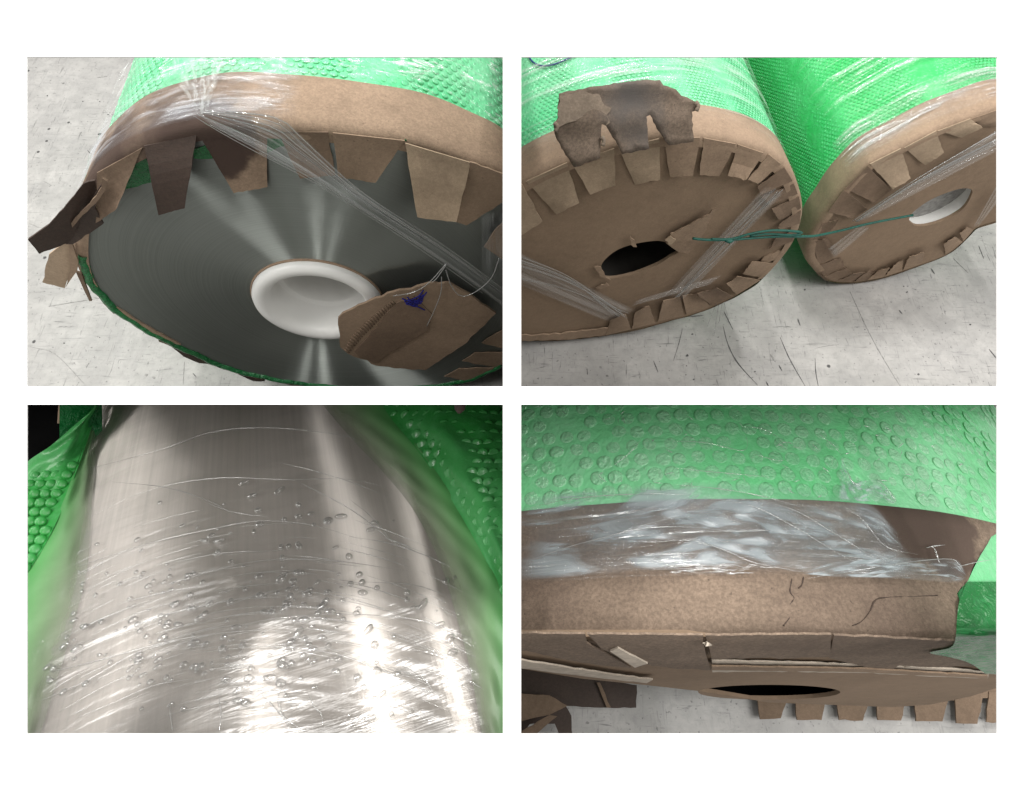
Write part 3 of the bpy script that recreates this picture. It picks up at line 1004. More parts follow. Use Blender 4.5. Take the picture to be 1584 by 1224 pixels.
# torn tongue and nicks of the disc around the hole
r2.poly([(1030, 376), (1040, 384), (1049, 390), (1064, 393), (1083, 371), (1108, 322), (1090, 335), (1060, 352), (1038, 362)], M['kraft'], d2, B, .012, .0025, 'torn_tongue', .8, 6)
r2.poly([(1029, 372), (1037, 366), (1046, 371), (1038, 380)], M['kraft_pale'], d2, B, .016, .002, 'torn_shred', .8, 4)
r2.poly([(976, 379), (975, 366), (981, 372), (985, 382)], M['kraft'], d2, B, .008, .002, 'torn_shred', .8, 4)
r2.poly([(920, 413), (930, 414), (938, 430), (945, 434), (928, 428)], M['kraft'], d2, B, .008, .002, 'torn_shred', .8, 4)
r2.poly([(922, 446), (938, 438), (943, 443), (930, 447)], M['kraft'], d2, B, .008, .002, 'torn_shred', .8, 4)

wrap2 = thing('bubble_wrap', r2.C + r2.up * r2.R, 'green bubble wrap with a navy pen loop round the large left coil', 'bubble wrap')
r2.ring('sheet', [(-.001, -W2 + .03), (-.001, -W2), (.0, -.15), (.0, -.3), (.0, -.5), (.0, -.75), (.0, -1.1)], 0, TAU, 160, M['wrap'], wrap2, B, wob=.0008, wobf=17)
joined_bubbles(r2, wrap2, B, -W2 - .004, -.9, .2, 2.9, .0032, .0009, .0075, M['bubble'], 6)


def on_roll(reel, a, b, off=.0):
    d = ray(a, b); ts = np.linspace(.3, 2.4, 1500); Q = np.outer(ts, d) - reel.C
    rad_ = np.hypot(Q @ reel.e, Q @ reel.up); i = int(np.argmax(rad_ < reel.R + off))
    return Q[i] + reel.C


def fit_r(reel, th0, th1):
    return np.mean([reel.rad(t) for t in np.linspace(th0, th1, 20)])


def hug(reel, a, b, off):
    """point where the ray meets the traced cylinder grown by off"""
    d = ray(a, b); ts = np.linspace(.3, 2.4, 3000); Q = np.outer(ts, d) - reel.C
    x, y = Q @ reel.e, Q @ reel.up
    rr = np.interp(np.arctan2(y, x) % TAU, reel.g, reel.rg) + off
    i = int(np.argmax(np.hypot(x, y) < rr)); return Q[i] + reel.C


p = spline([(816, 84), (824, 96), (838, 102), (856, 100), (874, 93), (890, 86)], 24)
part('pen_line', *tube([hug(r2, a, b, .004) for a, b in p], .0014, 5), M['navy'], wrap2, B)

guard2 = thing('edge_board', r2.P(math.pi / 2, r2.R), 'notched kraft edge board folded over the large left end disc', 'edge board')
r2.ring('band', band_profile(W2, .004), -.35, 3.3, 170, M['kraft'], guard2, B, wob=.0006, wobf=7)
K = M['kraft_pale']; L = M['kraft']; Bn = M['kraft_brown']
r2.poly([(790, 285), (808, 286), (839, 343), (809, 363), (790, 370)], K, guard2, B, .006)
for (a, b, c, d, m) in [((814, 281), (877, 252), (896, 314), (861, 332), K), ((884, 252), (950, 230), (952, 287), (913, 301), K),
                        ((957, 229), (1020, 215), (1021, 278), (982, 286), K), ((1027, 214), (1083, 213), (1072, 272), (1036, 274), L),
                        ((1089, 214), (1138, 223), (1113, 273), (1082, 271), L), ((1142, 224), (1181, 237), (1154, 279), (1126, 272), L),
                        ((1189, 239), (1208, 254), (1172, 285), (1157, 278), L), ((1213, 259), (1226, 280), (1177, 301), (1172, 290), Bn),
                        ((1228, 284), (1234, 300), (1192, 318), (1178, 306), Bn), ((1236, 304), (1239, 322), (1206, 342), (1194, 324), Bn),
                        ((1239, 326), (1237, 346), (1205, 358), (1205, 347), Bn), ((1234, 356), (1226, 374), (1190, 386), (1200, 370), Bn),
                        ((1222, 382), (1204, 402), (1172, 410), (1188, 392), L), ((1200, 408), (1180, 430), (1149, 424), (1163, 405), L),
                        ((1176, 434), (1140, 456), (1124, 440), (1140, 428), L), ((1134, 459), (1100, 473), (1078, 455), (1108, 446), Bn),
                        ((1099, 474), (1062, 487), (1055, 458), (1078, 454), L), ((1058, 488), (1018, 498), (1026, 466), (1052, 460), L),
                        ((1014, 500), (978, 509), (982, 484), (1004, 473), L), ((976, 510), (937, 519), (944, 496), (968, 486), L)]:
    r2.flap(a, b, c, d, m, guard2, B, .003, random.uniform(.006, .014), .002, twist=random.uniform(-.006, .006))
out_poly(r2, [(940, 508), (936, 519), (880, 526), (795, 528), (795, 520), (850, 518), (900, 512)], lambda q: .006, L, guard2, B)
r2.ring('band', [(.004, -.06), (.004, -.03), (.003, -.004), (-.004, .003)], 3.9, TAU - .3, 120, Bn, guard2, B, wob=.0012, wobf=13)

# film on the left coil
M['film_strip'] = film('film_strip', 1.2, 16, .36, .66, .42, .08, (.6, .58, .56), .35, .22)
film2 = thing('stretch_film', r2.pp(900, 450, .01), 'crossed strips of clear film over the large left end disc', 'stretch film')
film_quad(r2, 'film_strip', (792, 384), (986, 480), (940, 498), (792, 436), .012, M['film_strip'], film2, B)
film_quad(r2, 'film_strip', (1055, 466), (1216, 296), (1186, 286), (1030, 456), .014, M['film_strip'], film2, B)
film_quad(r2, 'film_strip', (975, 474), (1100, 440), (1120, 424), (985, 464), .013, M['film_strip'], film2, B)
for k in range(16):
    a0, a1 = random.uniform(388, 432), 0
    q = [(795, a0), (880, a0 + (480 - a0) * .4), (960 + random.uniform(-15, 15), 486 + random.uniform(-8, 8))] if k < 9 else [(1205 + random.uniform(-12, 8), 292 + random.uniform(0, 10)), (1130 + random.uniform(-12, 8), 375 + random.uniform(-5, 5)), (1045 + random.uniform(-8, 8), 460)]
    pp_ = spline(q, 16)
    part('strand', *tube([r2.pp(a, b, .0155) for a, b in pp_], random.choice([.0004, .0006]), 5), M['strand'], film2, B)
# film fanning down from the rim to the floor
for (x0, y0), (x1, y1) in [((1108, 470), (1094, 505)), ((1112, 470), (1104, 520)), ((1117, 470), (1112, 500)), ((1120, 468), (1128, 498))]:
    part('strand', *tube([r2.pp(x0, y0, .004), onfloor((x0 + x1) / 2, (y0 + y1) / 2, .03), onfloor(x1, y1, .002)], .0005, 5), M['strand'], film2, B)
film2b = thing('stretch_film', r2.P(1.4, r2.R, -.05), 'streaky clear film round the rim of the large left coil', 'stretch film')
M['film_wind'] = film('film_wind', 2.0, 26, .50, .62, .5, .02, (.8, .88, .84), .45, .15, True, .42, 1.0, .5, 5.0)
V, Fc, UV = bandfilm(r2, .1, 2.8, -.02, -.36, .006)
part('film_sheet', V, Fc, M['film_wind'], film2b, B, True, UV)

# loose torn piece of edge board standing over the rim
PC = [(865, 145), (908, 136), (968, 127), (999, 123), (1021, 124), (1026, 132), (1045, 138), (1054, 148), (1069, 154), (1079, 160), (1077, 171), (1070, 173), (1073, 219), (1034, 225),
      (1017, 200), (1006, 178), (1000, 180), (1002, 205), (1004, 230), (963, 239), (952, 218), (938, 195), (931, 192), (929, 220), (928, 245), (888, 259), (872, 234), (860, 212), (856, 193), (863, 183)]
poly = fuzz(PC, .6, 6)
lean = unit(r2.n * .80 + r2.up * .60)
P0 = r2.pp(970, 226, .022)


class Leaned:
    n = lean
    def pp(s, x, y, lift=0.0): return onplane(x, y, P0 + lean * lift, lean)


M['dirty2'] = kraft('dirty_torn_board', (.22, .165, .125), dark=.6, fleck=1.8, grain=.6, stains=[(onplane(975, 150, P0, lean), .055, .05), (onplane(1000, 205, P0, lean), .04, .05)], staincol=(.10, .09, .085))
V, Fc = fine_poly(poly, 9, lambda q: .002 * math.sin(q[0] * .07) + .0015 * math.sin(q[1] * .11), Leaned(), .0025)
loose = thing('torn_board', P0, 'dirty grey brown torn board with three teeth on the large left coil', 'cardboard')
pc = part('board', V, Fc, M['dirty2'], loose, B, True)
V, Fc = fine_poly(fuzz([(866, 147), (900, 141), (928, 147), (932, 158), (946, 166), (938, 178), (944, 190), (930, 192), (905, 180), (880, 190), (862, 200), (864, 182)], 1.2, 5), 8, .0016, Leaned(), .001)
part('peeled_ply', V, Fc, M['kraft_dirty'], loose, B, False)
for pts in ([(1076, 158), (1080, 164), (1077, 172)], [(857, 190), (862, 196), (859, 204)], [(931, 212), (934, 218), (932, 226)]):
    part('frayed_edge', *tube([Leaned().pp(a, b, .003) for a, b in spline(pts, 6)], .003, 6), M['kraft_dirty'], loose, B)

# right coil
W3 = .060
coil3 = thing('wrapped_coil', r3.C - r3.up * r3.R, 'smaller right coil with board end disc and white core opening', 'coil')
HOLE3 = spline([(1406, 342), (1411, 330), (1440, 309), (1478, 294), (1498, 292), (1504, 299), (1488, 325), (1452, 344), (1420, 350), (1406, 342)], 60)[:-1]
holed_disc(r3, HOLE3, M['disc'], coil3, B)
r3.ring('core_tube', [(.0660, -.2), (.0660, -.0065)], 0, TAU, 60, M['plug'], coil3, B, rel=False)
r3.ring('core_end', [(.0001, -.030), (.068, -.030)], 0, TAU, 40, M['mark_soft'], coil3, B, rel=False)  # grey disc set shallow; its colour stands in for the shaded deep core
wrap3 = thing('bubble_wrap', r3.C + r3.up * r3.R, 'bright green bubble wrap round the smaller right coil', 'bubble wrap')
r3.ring('sheet', [(-.001, -W3 + .03), (-.001, -W3), (.0, -.15), (.0, -.3), (.0, -.5), (.0, -.75), (.0, -1.2)], 0, TAU, 160, M['wrap_deep'], wrap3, B, wob=.0012, wobf=9)
joined_bubbles(r3, wrap3, B, -W3 - .004, -.9, .2, 3.4, .0032, .0009, .0075, M['bubble_deep'], 6)
guard3 = thing('edge_board', r3.P(math.pi / 2, r3.R), 'notched kraft edge board folded over the smaller right end disc', 'edge board')
r3.ring('band', band_profile(W3, .004), .6, 4.0, 170, M['kraft'], guard3, B, wob=.0006, wobf=7)
r3.ring('band', [(.004, -.05), (.004, -.02), (.003, -.004), (-.004, .003)], 4.0, TAU + .1, 130, Bn, guard3, B, wob=.0006, wobf=13)
for (a, b, c, d, m) in [((1281, 328), (1305, 294), (1342, 324), (1318, 338), Bn), ((1308, 292), (1342, 257), (1379, 294), (1352, 314), Bn),
                        ((1346, 254), (1394, 230), (1409, 277), (1382, 293), K), ((1399, 229), (1448, 203), (1460, 237), (1431, 256), K),
                        ((1451, 203), (1501, 184), (1520, 198), (1488, 213), K), ((1503, 184), (1550, 168), (1550, 192), (1524, 200), L)]:
    r3.flap(a, b, c, d, m, guard3, B, .003, random.uniform(.006, .014), .002)
SL = [((1272, 345), (1300, 338)), ((1257, 373), (1278, 366)), ((1266, 411), (1300, 398)), ((1274, 428), (1308, 414)), ((1292, 436), (1318, 424)), ((1319, 437), (1340, 421)), ((1341, 434), (1357, 419)),
      ((1367, 429), (1379, 414)), ((1396, 419), (1401, 399)), ((1428, 407), (1436, 389)), ((1462, 395), (1456, 381)), ((1490, 374), (1482, 364)), ((1506, 356), (1500, 349))]
for i in range(len(SL) - 1):
    (a, b), (c, d) = SL[i], SL[i + 1]
    g = .1 if i < 7 else .16
    mixp = lambda p, q, t: (p[0] + (q[0] - p[0]) * t, p[1] + (q[1] - p[1]) * t)
    if i in (9,): continue
    r3.flap(mixp(a, c, .03), mixp(a, c, .97), mixp(b, d, 1 - g), mixp(b, d, g), M['kraft_brown'] if i < 6 else L, guard3, B, .003, random.uniform(.005, .011), .002)
film3 = thing('stretch_film', r3.pp(1440, 260, .01), 'strips of clear film over the smaller right end disc', 'stretch film')
film_quad(r3, 'film_strip', (1318, 342), (1550, 196), (1550, 230), (1330, 345), .016, M['film_strip'], film3, B)
film_quad(r3, 'film_strip', (1280, 385), (1335, 345), (1348, 352), (1290, 400), .014, M['film_strip'], film3, B)
film_quad(r3, 'film_strip', (1505, 352), (1552, 268), (1558, 296), (1512, 352), .012, M['film_strip'], film3, B)
for k in range(9):
    t = random.random()
    part('strand', *tube([r3.pp(a, b, .019) for a, b in spline([(1318 + 12 * t, 342 + 2 * t), (1420 - 6 * t, 275 + 14 * t), (1552, 196 + 34 * t)], 14)], random.choice([.0004, .0007]), 5), M['strand'], film3, B)
film3b = thing('stretch_film', r3.P(1.6, r3.R, -.05), 'glinting clear film round the rim of the smaller right coil', 'stretch film')
M['film_glint'] = film('film_glint', 4, 16, .45, .62, .75, .05, (.66, .66, .68), .55, .12, True, .44, 1.0, .7, 4.0)
V, Fc, UV = bandfilm(r3, 1.0, 2.75, -.012, -W3 - .03, .007)
part('film_sheet', V, Fc, M['film_glint'], film3b, B, True, UV)
V, Fc, UV = bandfilm(r3, .6, 2.75, -.05, -.33, .012)
part('film_sheet', V, Fc, M['film_wind'], film3b, B, True, UV)

# green twine tying the two coils
twine = thing('twine', r2.pp(1135, 369, .03), 'dark green twine tied between the two coils', 'twine')


def twpt(a, b):
    f = min(1, max(0, (a - 1235) / 60.0))
    return r2.pp(a, b, .03) * (1 - f) + r3.pp(a, b, .022) * f


for pts, w in (([(1072, 369), (1090, 371), (1130, 371), (1170, 368), (1204, 366), (1240, 366), (1262, 365), (1300, 357), (1340, 347), (1380, 339), (1412, 333)], .0024),
               ([(1100, 370), (1130, 370), (1160, 362), (1190, 357), (1215, 357), (1240, 360), (1225, 364), (1190, 362), (1160, 365)], .0022)):
    part('cord', *tube([twpt(a, b) for a, b in spline(pts, 40)], w, 8), M['twine'], twine, B)
part('knot', *tube([twpt(a, b) + r2.n * .002 for a, b in ((1122, 371), (1128, 372), (1134, 370))], [.0026, .0042, .0024], 8), M['twine'], twine, B)

# ================================================================== lower left: bare bright coil under clinging wet film
B = 3
a3 = unit(ray(378, -140))                     # the coil's axis runs away from the viewer
cr = at(600, 950, .60)
w3 = -cr - np.dot(-cr, a3) * a3; w3 = unit(w3)
e3 = np.cross(w3, -a3); e3 = e3 if e3[0] > 0 else -e3
RC = .90
A3 = cr - RC * w3


def cyl3(th, s, off=0.0):
    """th from the crest, positive to the right; s along the axis"""
    return A3 + a3 * s + (RC + off) * (math.cos(th) * w3 + math.sin(th) * e3)


def hit3(x, y, off=0.0):
    d = ray(x, y)
    dd = d - (d @ a3) * a3; oo = -A3 - (-A3 @ a3) * a3
    a = dd @ dd; b = 2 * dd @ oo; c = oo @ oo - (RC + off) ** 2
    q = b * b - 4 * a * c
    t = (-b - math.sqrt(q)) / (2 * a) if q > 0 else -b / (2 * a)
    P = d * t; v = P - A3; s = v @ a3; v = v - s * a3
    return math.atan2(v @ e3, v @ w3), s, P


thL = hit3(118, 650)[0]
V, Fc, UV = grid(lambda u, v: cyl3(thL + (1.2 - thL) * u, -.22 + 1.35 * v), 140, 40)
vec = []
for p in V:
    q = p - A3; q = q - (q @ a3) * a3; vec.append(np.cross(a3, unit(q)))
coil4 = thing('metal_coil', cyl3(0, .2, -RC * 2), 'shiny silver sheet metal coil under wet clear film', 'metal coil')
part('coil_body', V, Fc, M['steel_roll'], coil4, B, True, UV, np.array(vec))


def sheet3(lines, lifts, nu, nv, name, mat, parent, wob=.002, uvs=1):
    """surface through pixel polylines lying at given heights above the coil"""
    L_ = [spline(l, nu + 1) for l in lines]
    h = np.array([np.linspace(q[0], q[1], nu + 1) for q in lifts])

    def fn(u, v):
        i = int(round(u * nu)); x = v * (len(L_) - 1)
        cols = np.array([l[i] for l in L_]); hh = h[:, i]
        k = np.arange(len(L_))
        pxy = np.array([np.interp(x, k, cols[:, 0]), np.interp(x, k, cols[:, 1])])
        j = min(int(x), len(L_) - 2); fr = x - j; fr = fr * fr * (3 - 2 * fr)
        z = hh[j] * (1 - fr) + hh[j + 1] * fr
        w = wob * (math.sin(u * 21 + v * 9) + .7 * math.sin(u * 47 - v * 13)) * min(1, v * 4)
        return hit3(pxy[0], pxy[1], z + w)[2]
    V, Fc, UV = grid(fn, nu, nv)
    return part(name, V, Fc, mat, parent, B, True, UV)


M['wrap_misty'] = wrapmat('misty_green_wrap', (.13, .29, .12), (.3, .5, .3), rough=.5, wrinkle=.05, wscale=6, palemix=.1)
def misty(name, col, a0=.3):
    m, nt, out = new_mat(name); k = NT(nt)
    at_ = k.n('Attribute'); at_.attribute_name = 'uvv'
    sp = k.n('SeparateXYZ'); k.l(at_.outputs['Vector'], sp.inputs[0])
    g = k.n('NewGeometry').outputs['Position']
    nz = k.noise(g, 7, 4, .6, .5)
    a = k.math('ADD', sp.outputs[1], k.math('MULTIPLY_ADD', nz, .5, -.25))
    a = k.ramp(a, [(.0, a0), (.75, .97)])
    c = k.mix(k.ramp(sp.outputs[1], [(.1, 0), (.9, 1)]), (.30, .36, .24), col)
    b = k.n('BsdfPrincipled'); b.inputs['Roughness'].default_value = .4; k.l(c, b.inputs['Base Color'])
    t = k.n('BsdfTransparent'); mx = k.n('MixShader'); k.l(a, mx.inputs[0]); k.l(t.outputs[0], mx.inputs[1]); k.l(b.outputs[0], mx.inputs[2])
    k.l(mx.outputs[0], out.inputs[0])
    return m


M['wrap_misty'] = misty('misty_green_film', (.09, .30, .09))
M['wrap3'] = wrapmat('green_wrap_right', (.035, .35, .06), (.18, .56, .25), rough=.4, wrinkle=.18, wscale=14, palemix=.3)
wr = thing('bubble_wrap', hit3(720, 800)[2], 'green bubble wrap peeled to the right of the bare silver coil', 'bubble wrap')
inner = [(485, 600), (500, 627), (545, 680), (592, 730), (640, 790), (680, 870), (705, 950), (728, 1040), (745, 1136), (750, 1180)]
ridge = [(585, 600), (605, 640), (650, 695), (700, 768), (742, 840), (772, 900), (786, 950), (792, 1010), (796, 1100), (796, 1180)]
outer = [(770, 600), (775, 640), (790, 690), (800, 768), (805, 840), (805, 900), (808, 950), (810, 1010), (810, 1100), (810, 1180)]
sheet3([inner, [((a[0] + b[0]) / 2, (a[1] + b[1]) / 2) for a, b in zip(inner, ridge)], ridge], [(.002, .002), (.012, .010), (.020, .014)], 90, 16, 'film_margin', M['wrap_misty'], wr, .0012)
mid_r = [((a[0] * .55 + b[0] * .45), (a[1] * .55 + b[1] * .45)) for a, b in zip(ridge, outer)]
sheet3([[(p[0] - 4, p[1] + 2) for p in ridge], mid_r, outer], [(.020, .014), (.05, .04), (.06, .05)], 90, 24, 'sheet', M['wrap3'], wr, .0015)
# soft bubbles over the right sheet (as one piece: too small and blurred to tell apart)
bV, bF = bubble_mesh('b', .0075, .0013, None, 8)
allp = []
for row in range(40):
    for c_ in range(26):
        x = 560 + c_ * 17 + (row % 2) * 8.5; y = 612 + row * 15
        t = np.interp(y, [p[1] for p in ridge], [p[0] for p in ridge])
        if x < t + 4 or x > 786: continue
        to = np.interp(y, [p[1] for p in outer], [p[0] for p in outer]); f_ = (x - t) / max(1, to - t)
        z = np.interp(f_, [0, .45, 1], [.019, .047, .058]) * (1 - .2 * (y - 612) / 560)
        P = hit3(x, y, z)[2]; nz = unit(-P)
        tx = unit(np.cross(nz, [0, 1, 0])); ty = np.cross(nz, tx); k = random.uniform(.8, 1.05)
        allp.append((P + k * (np.outer(bV[:, 0], tx) + np.outer(bV[:, 1], ty)) + np.outer(bV[:, 2], nz), bF))
V, Fc = merge(allp); o = part('bubbles', V, Fc, M['wrap3'], wr, B, True); o['kind'] = 'stuff'

wl = thing('bubble_wrap', hit3(90, 800)[2], 'green bubble wrap curled up at the left of the bare silver coil', 'bubble wrap')
inl = [(158, 600), (155, 627), (148, 700), (141, 800), (135, 880), (118, 950), (95, 1030), (62, 1136), (50, 1180)]
ril = [(155, 600), (150, 627), (120, 715), (92, 790), (62, 850), (38, 890), (20, 950), (0, 1060), (-10, 1180)]
oul = [(150, 600), (146, 629), (108, 664), (78, 690), (44, 713), (20, 740), (0, 800), (-16, 1000), (-20, 1180)]
sheet3([inl, [((a[0] + b[0]) / 2, (a[1] + b[1]) / 2) for a, b in zip(inl, ril)], ril], [(.002, .002), (.010, .010), (.016, .014)], 80, 14, 'film_margin', M['wrap_misty'], wl, .0012)
sheet3([[(p[0] + 3, p[1] + 1) for p in ril], oul], [(.016, .014), (.05, .02)], 80, 14, 'sheet', M['wrap3'], wl, .002)
bub = shared('bubble', *bubble_mesh('b', .0068, .0042, None, 12), M['bubble_deep'])
bub.materials[0] = M['wrap3']
ri_a, ou_a = np.array(ril), np.array(oul)
for row in range(18):
    for c_ in range(9):
        x = 30 + c_ * 16.5 + (row % 2) * 8; y = 634 + row * 14.4
        # inside the strip between the wrap's free edge and the ridge
        xo = np.interp(x, ou_a[::-1, 0], ou_a[::-1, 1]); xr = np.interp(y, ri_a[:, 1], ri_a[:, 0])
        if y < xo + 5 or x > xr - 5 or x < 30: continue
        f_ = (xr - x) / 70.0
        P = hit3(x, y, .017 + .02 * min(1.4, f_))[2]
        place('bubble', bub, P, unit(-P) + .2 * w3, wl, (1, 1, random.uniform(.7, 1.1)))
V, Fc, UV = grid(lambda u, v: at(92 + 66 * u, 600 + 110 * v, .86 + .05 * u), 8, 8)
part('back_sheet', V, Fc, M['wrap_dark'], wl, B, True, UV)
# black sheet added for an unknown dark background, and a beige cord end
V, Fc, UV = grid(lambda u, v: onfloor(-40 + 190 * u, 560 + 300 * v, .012), 4, 4)
V, Fc = thick(V, Fc, -U * .01)
backing_ = part('rubber_mat', V, Fc, M['black'], None, B, False)
props(backing_, 'black rubber mat on the floor beyond the curled bubble wrap', 'mat')
cd = part('strap_end', *tube([at(98, 612, .9), at(96, 632, .9), at(92, 655, .9)], [.006, .005, .003], 8), M['kraft'], None, B)
props(cd, 'small beige strap end against the black mat', 'strap')
bp = part('brown_peg', *tube([at(708, 600, .5), at(712, 622, .5), at(711, 634, .5), at(710, 640, .5)], [.0055, .0055, .0045, .001], 10), M['kraft_wet'], None, B)
props(bp, 'small dark brown peg at the top edge over the green wrap', 'peg')

# the clinging film, its wrinkles and the water drops
film4 = thing('stretch_film', cyl3(0, .1, .003), 'clear film with arcing wrinkles and water drops over the silver coil', 'stretch film')
M['film_wet'] = film('film_wet', 2.2, 30, .46, .72, .18, .13, (.46, .43, .40), .72, .27, False, .42, 1.2, .25, 3.0)
NU, NV = 150, 460
th_a, th_b = hit3(30, 1100)[0] - .05, hit3(778, 900)[0] + .04
s_a, s_b = hit3(740, 1160)[1] - .06, hit3(160, 600)[1] + .08
gu, gv = np.meshgrid(np.linspace(0, 1, NU + 1), np.linspace(0, 1, NV + 1))
flat = np.array([[px(cyl3(th_a + (th_b - th_a) * a_, s_a + (s_b - s_a) * b_)) for a_ in np.linspace(0, 1, NU + 1)] for b_ in np.linspace(0, 1, NV + 1)])
gx, gy = flat[..., 0], flat[..., 1]
gt = gy - .0009 * (gx - 430) ** 2             # wrinkles arch over the coil's crown
hh = np.zeros_like(gu)
for k in range(340):
    cx_, ct = RNG.uniform(40, 778), 640 + 500 * RNG.beta(2.2, 1.5)
    ln, sl = RNG.uniform(30, 170), RNG.normal(0, .06)
    wd = RNG.uniform(1.3, 3.4); am = RNG.uniform(.0002, .0008) * (1 if RNG.random() < .6 else -.8)
    du = gx - cx_; dv = gt - (ct - .0009 * (cx_ - 430) ** 2) - sl * du
    hh += am * np.exp(-(dv / wd) ** 2) * np.exp(-(du / ln) ** 4)
hh += .0004 * np.sin(gv * 60 + gu * 9) * np.sin(gu * 14 + gv * 5)
V, Fc, UV = grid(lambda u, v: cyl3(th_a + (th_b - th_a) * u, s_a + (s_b - s_a) * v, .0035 + hh[int(round(v * NV)), int(round(u * NU))]), NU, NV)
part('film_sheet', V, Fc, M['film_wet'], film4, B, True, UV)


def wrinkle(pts, r, n=26, off=.0038):
    p = spline(pts, n)
    P = [hit3(a, b, off)[2] for a, b in p]
    rr = r * .6 * np.sin(np.linspace(.12, math.pi - .12, n)) * RNG.uniform(.4, 1.1, n)
    part('wrinkle', *tube(P, rr, 5), M['crinkle'], film4, B)


for pts, r in [([(60, 740), (150, 722), (250, 695), (330, 668), (420, 662), (520, 672), (570, 684)], .0011), ([(100, 820), (220, 762), (330, 740), (440, 742), (545, 742), (620, 762)], .0009),
               ([(80, 890), (170, 860), (240, 838), (320, 820), (400, 806), (480, 812), (560, 835)], .0012), ([(170, 745), (260, 755), (330, 778), (375, 805)], .0008),
               ([(300, 770), (360, 792), (420, 800)], .0007), ([(450, 740), (510, 770), (560, 800), (620, 850)], .0010), ([(430, 715), (480, 727), (540, 745), (600, 768)], .0009),
               ([(540, 772), (575, 800), (605, 835), (628, 850)], .0009), ([(260, 905), (340, 880), (420, 866), (520, 868), (640, 885)], .0011), ([(60, 1010), (160, 985), (260, 950), (380, 925), (480, 915)], .0012),
               ([(45, 1045), (120, 1030), (220, 1003), (300, 985), (400, 975), (470, 980)], .0013), ([(60, 1085), (130, 1055), (200, 1015), (240, 1000)], .0016), ([(120, 1110), (180, 1085), (240, 1060), (300, 1050)], .0014),
               ([(260, 1000), (330, 980), (420, 958), (540, 950), (660, 962), (720, 985)], .0012), ([(540, 830), (600, 840), (660, 860), (700, 880)], .0010), ([(560, 900), (640, 905), (700, 925)], .0010),
               ([(520, 1010), (580, 1030), (640, 1060), (690, 1080)], .0012), ([(600, 1020), (650, 1045), (672, 1072)], .0011), ([(620, 1000), (680, 1015), (735, 1040)], .0011), ([(590, 950), (660, 962), (735, 990)], .0011),
               ([(300, 1010), (420, 1000), (520, 1012), (600, 1040), (700, 1060)], .001), ([(180, 935), (260, 915), (330, 905)], .001), ([(330, 945), (400, 920), (470, 905)], .001),
               ([(405, 1075), (420, 1090), (440, 1110), (468, 1130)], .0016), ([(440, 1060), (430, 1080), (438, 1108), (450, 1130)], .0016), ([(476, 1072), (485, 1092), (497, 1105), (500, 1130)], .0013),
               ([(262, 1086), (264, 1110), (268, 1136)], .0014), ([(338, 1078), (342, 1105), (338, 1136)], .0016), ([(390, 1080), (412, 1070), (436, 1068), (446, 1080)], .0014), ([(402, 1100), (416, 1085), (440, 1082)], .0012)]:
    wrinkle(pts, r)
for k in range(170):
    x = random.uniform(60, 735); y = random.triangular(770, 1128, 985)
    L2 = random.uniform(25, 130); sl = (x - 430) * .0018 + random.uniform(-.06, .06)
    x0, x1 = max(42, x - L2 / 2), min(775, x + L2 / 2)
    wrinkle([(x0, y + (x0 - x) * sl + .0006 * (x0 - x) ** 2), (x, y), (x1, y + (x1 - x) * sl + .0006 * (x1 - x) ** 2)], random.uniform(.0004, .0010), 12, .0044)
dm = shared('water_drop', *bubble_mesh('d', .0046, .0034, None, 12), M['drop'])
big_drops = [(378, 748), (391, 768), (400, 790), (433, 760), (402, 812), (440, 805), (462, 800), (318, 838), (340, 838), (338, 855), (540, 862), (556, 890), (560, 902), (475, 920), (508, 917), (630, 918), (470, 960),
             (492, 950), (531, 960), (552, 950), (680, 968), (655, 935), (385, 1050), (372, 1085), (345, 1005), (376, 1000), (438, 1030), (462, 980), (520, 1040), (350, 1052), (85, 1035), (60, 1008), (130, 970), (120, 1004),
             (435, 1058), (419, 1050), (580, 810), (508, 806), (528, 740 + 60), (462, 782), (435, 896), (570, 975), (580, 998), (508, 1000), (690, 900), (700, 1010)]
for (x, y) in big_drops:
    th, s, P = hit3(x, y, .0046)
    place('water_drop', dm, P, math.cos(th) * w3 + math.sin(th) * e3, film4, (random.uniform(.5, .95), random.uniform(.7, 1.7), 1.15), random.uniform(-.8, .8), a3)
for k in range(250):
    x = random.triangular(60, 740, 430); y = random.triangular(770, 1130, 960)
    if random.random() < .3: x, y = random.uniform(60, 330), random.uniform(880, 1060)
    th, s, P = hit3(x, y, .0046); c_ = random.uniform(.25, .8)
    place('water_drop', dm, P, math.cos(th) * w3 + math.sin(th) * e3, film4, (c_, c_ * random.uniform(.7, 2.0), c_ * 1.25), random.uniform(-.6, .6), a3)

# ================================================================== lower right: close view down on a wrapped rim
B = 4
k4 = .8556
n4 = unit([0, -.835, .55])
C4p = at(1190, 985, .53) - .75 * unit([0, .55, .835])
r4 = object.__new__(Reel)
r4.C, r4.n, r4.R = C4p, n4, .75
r4.up = unit(U - np.dot(U, n4) * n4); r4.e = np.cross(r4.up, n4)
r4.g = np.linspace(0, TAU, 361); r4.rg = np.full(361, .75)
P_b = r4.C - r4.R * r4.up
FL4 = P_b


def hug4(a, b, off):
    d = ray(a, b); e_, u_ = r4.e, r4.up
    dx, dy = d @ e_, d @ u_; cx_, cy_ = r4.C @ e_, r4.C @ u_
    A_ = dx * dx + dy * dy; B_ = -2 * (dx * cx_ + dy * cy_); C_ = cx_ ** 2 + cy_ ** 2 - (r4.R + off) ** 2
    q = B_ * B_ - 4 * A_ * C_
    t = (-B_ - math.sqrt(max(q, 0))) / (2 * A_)
    return d * t


W4 = -((hug4(1100, 770, .004) - r4.C) @ r4.n)


def floor4(a, b, lift=0.0):
    return onfloor(a, b, lift + FLOOR4 - FLOOR)


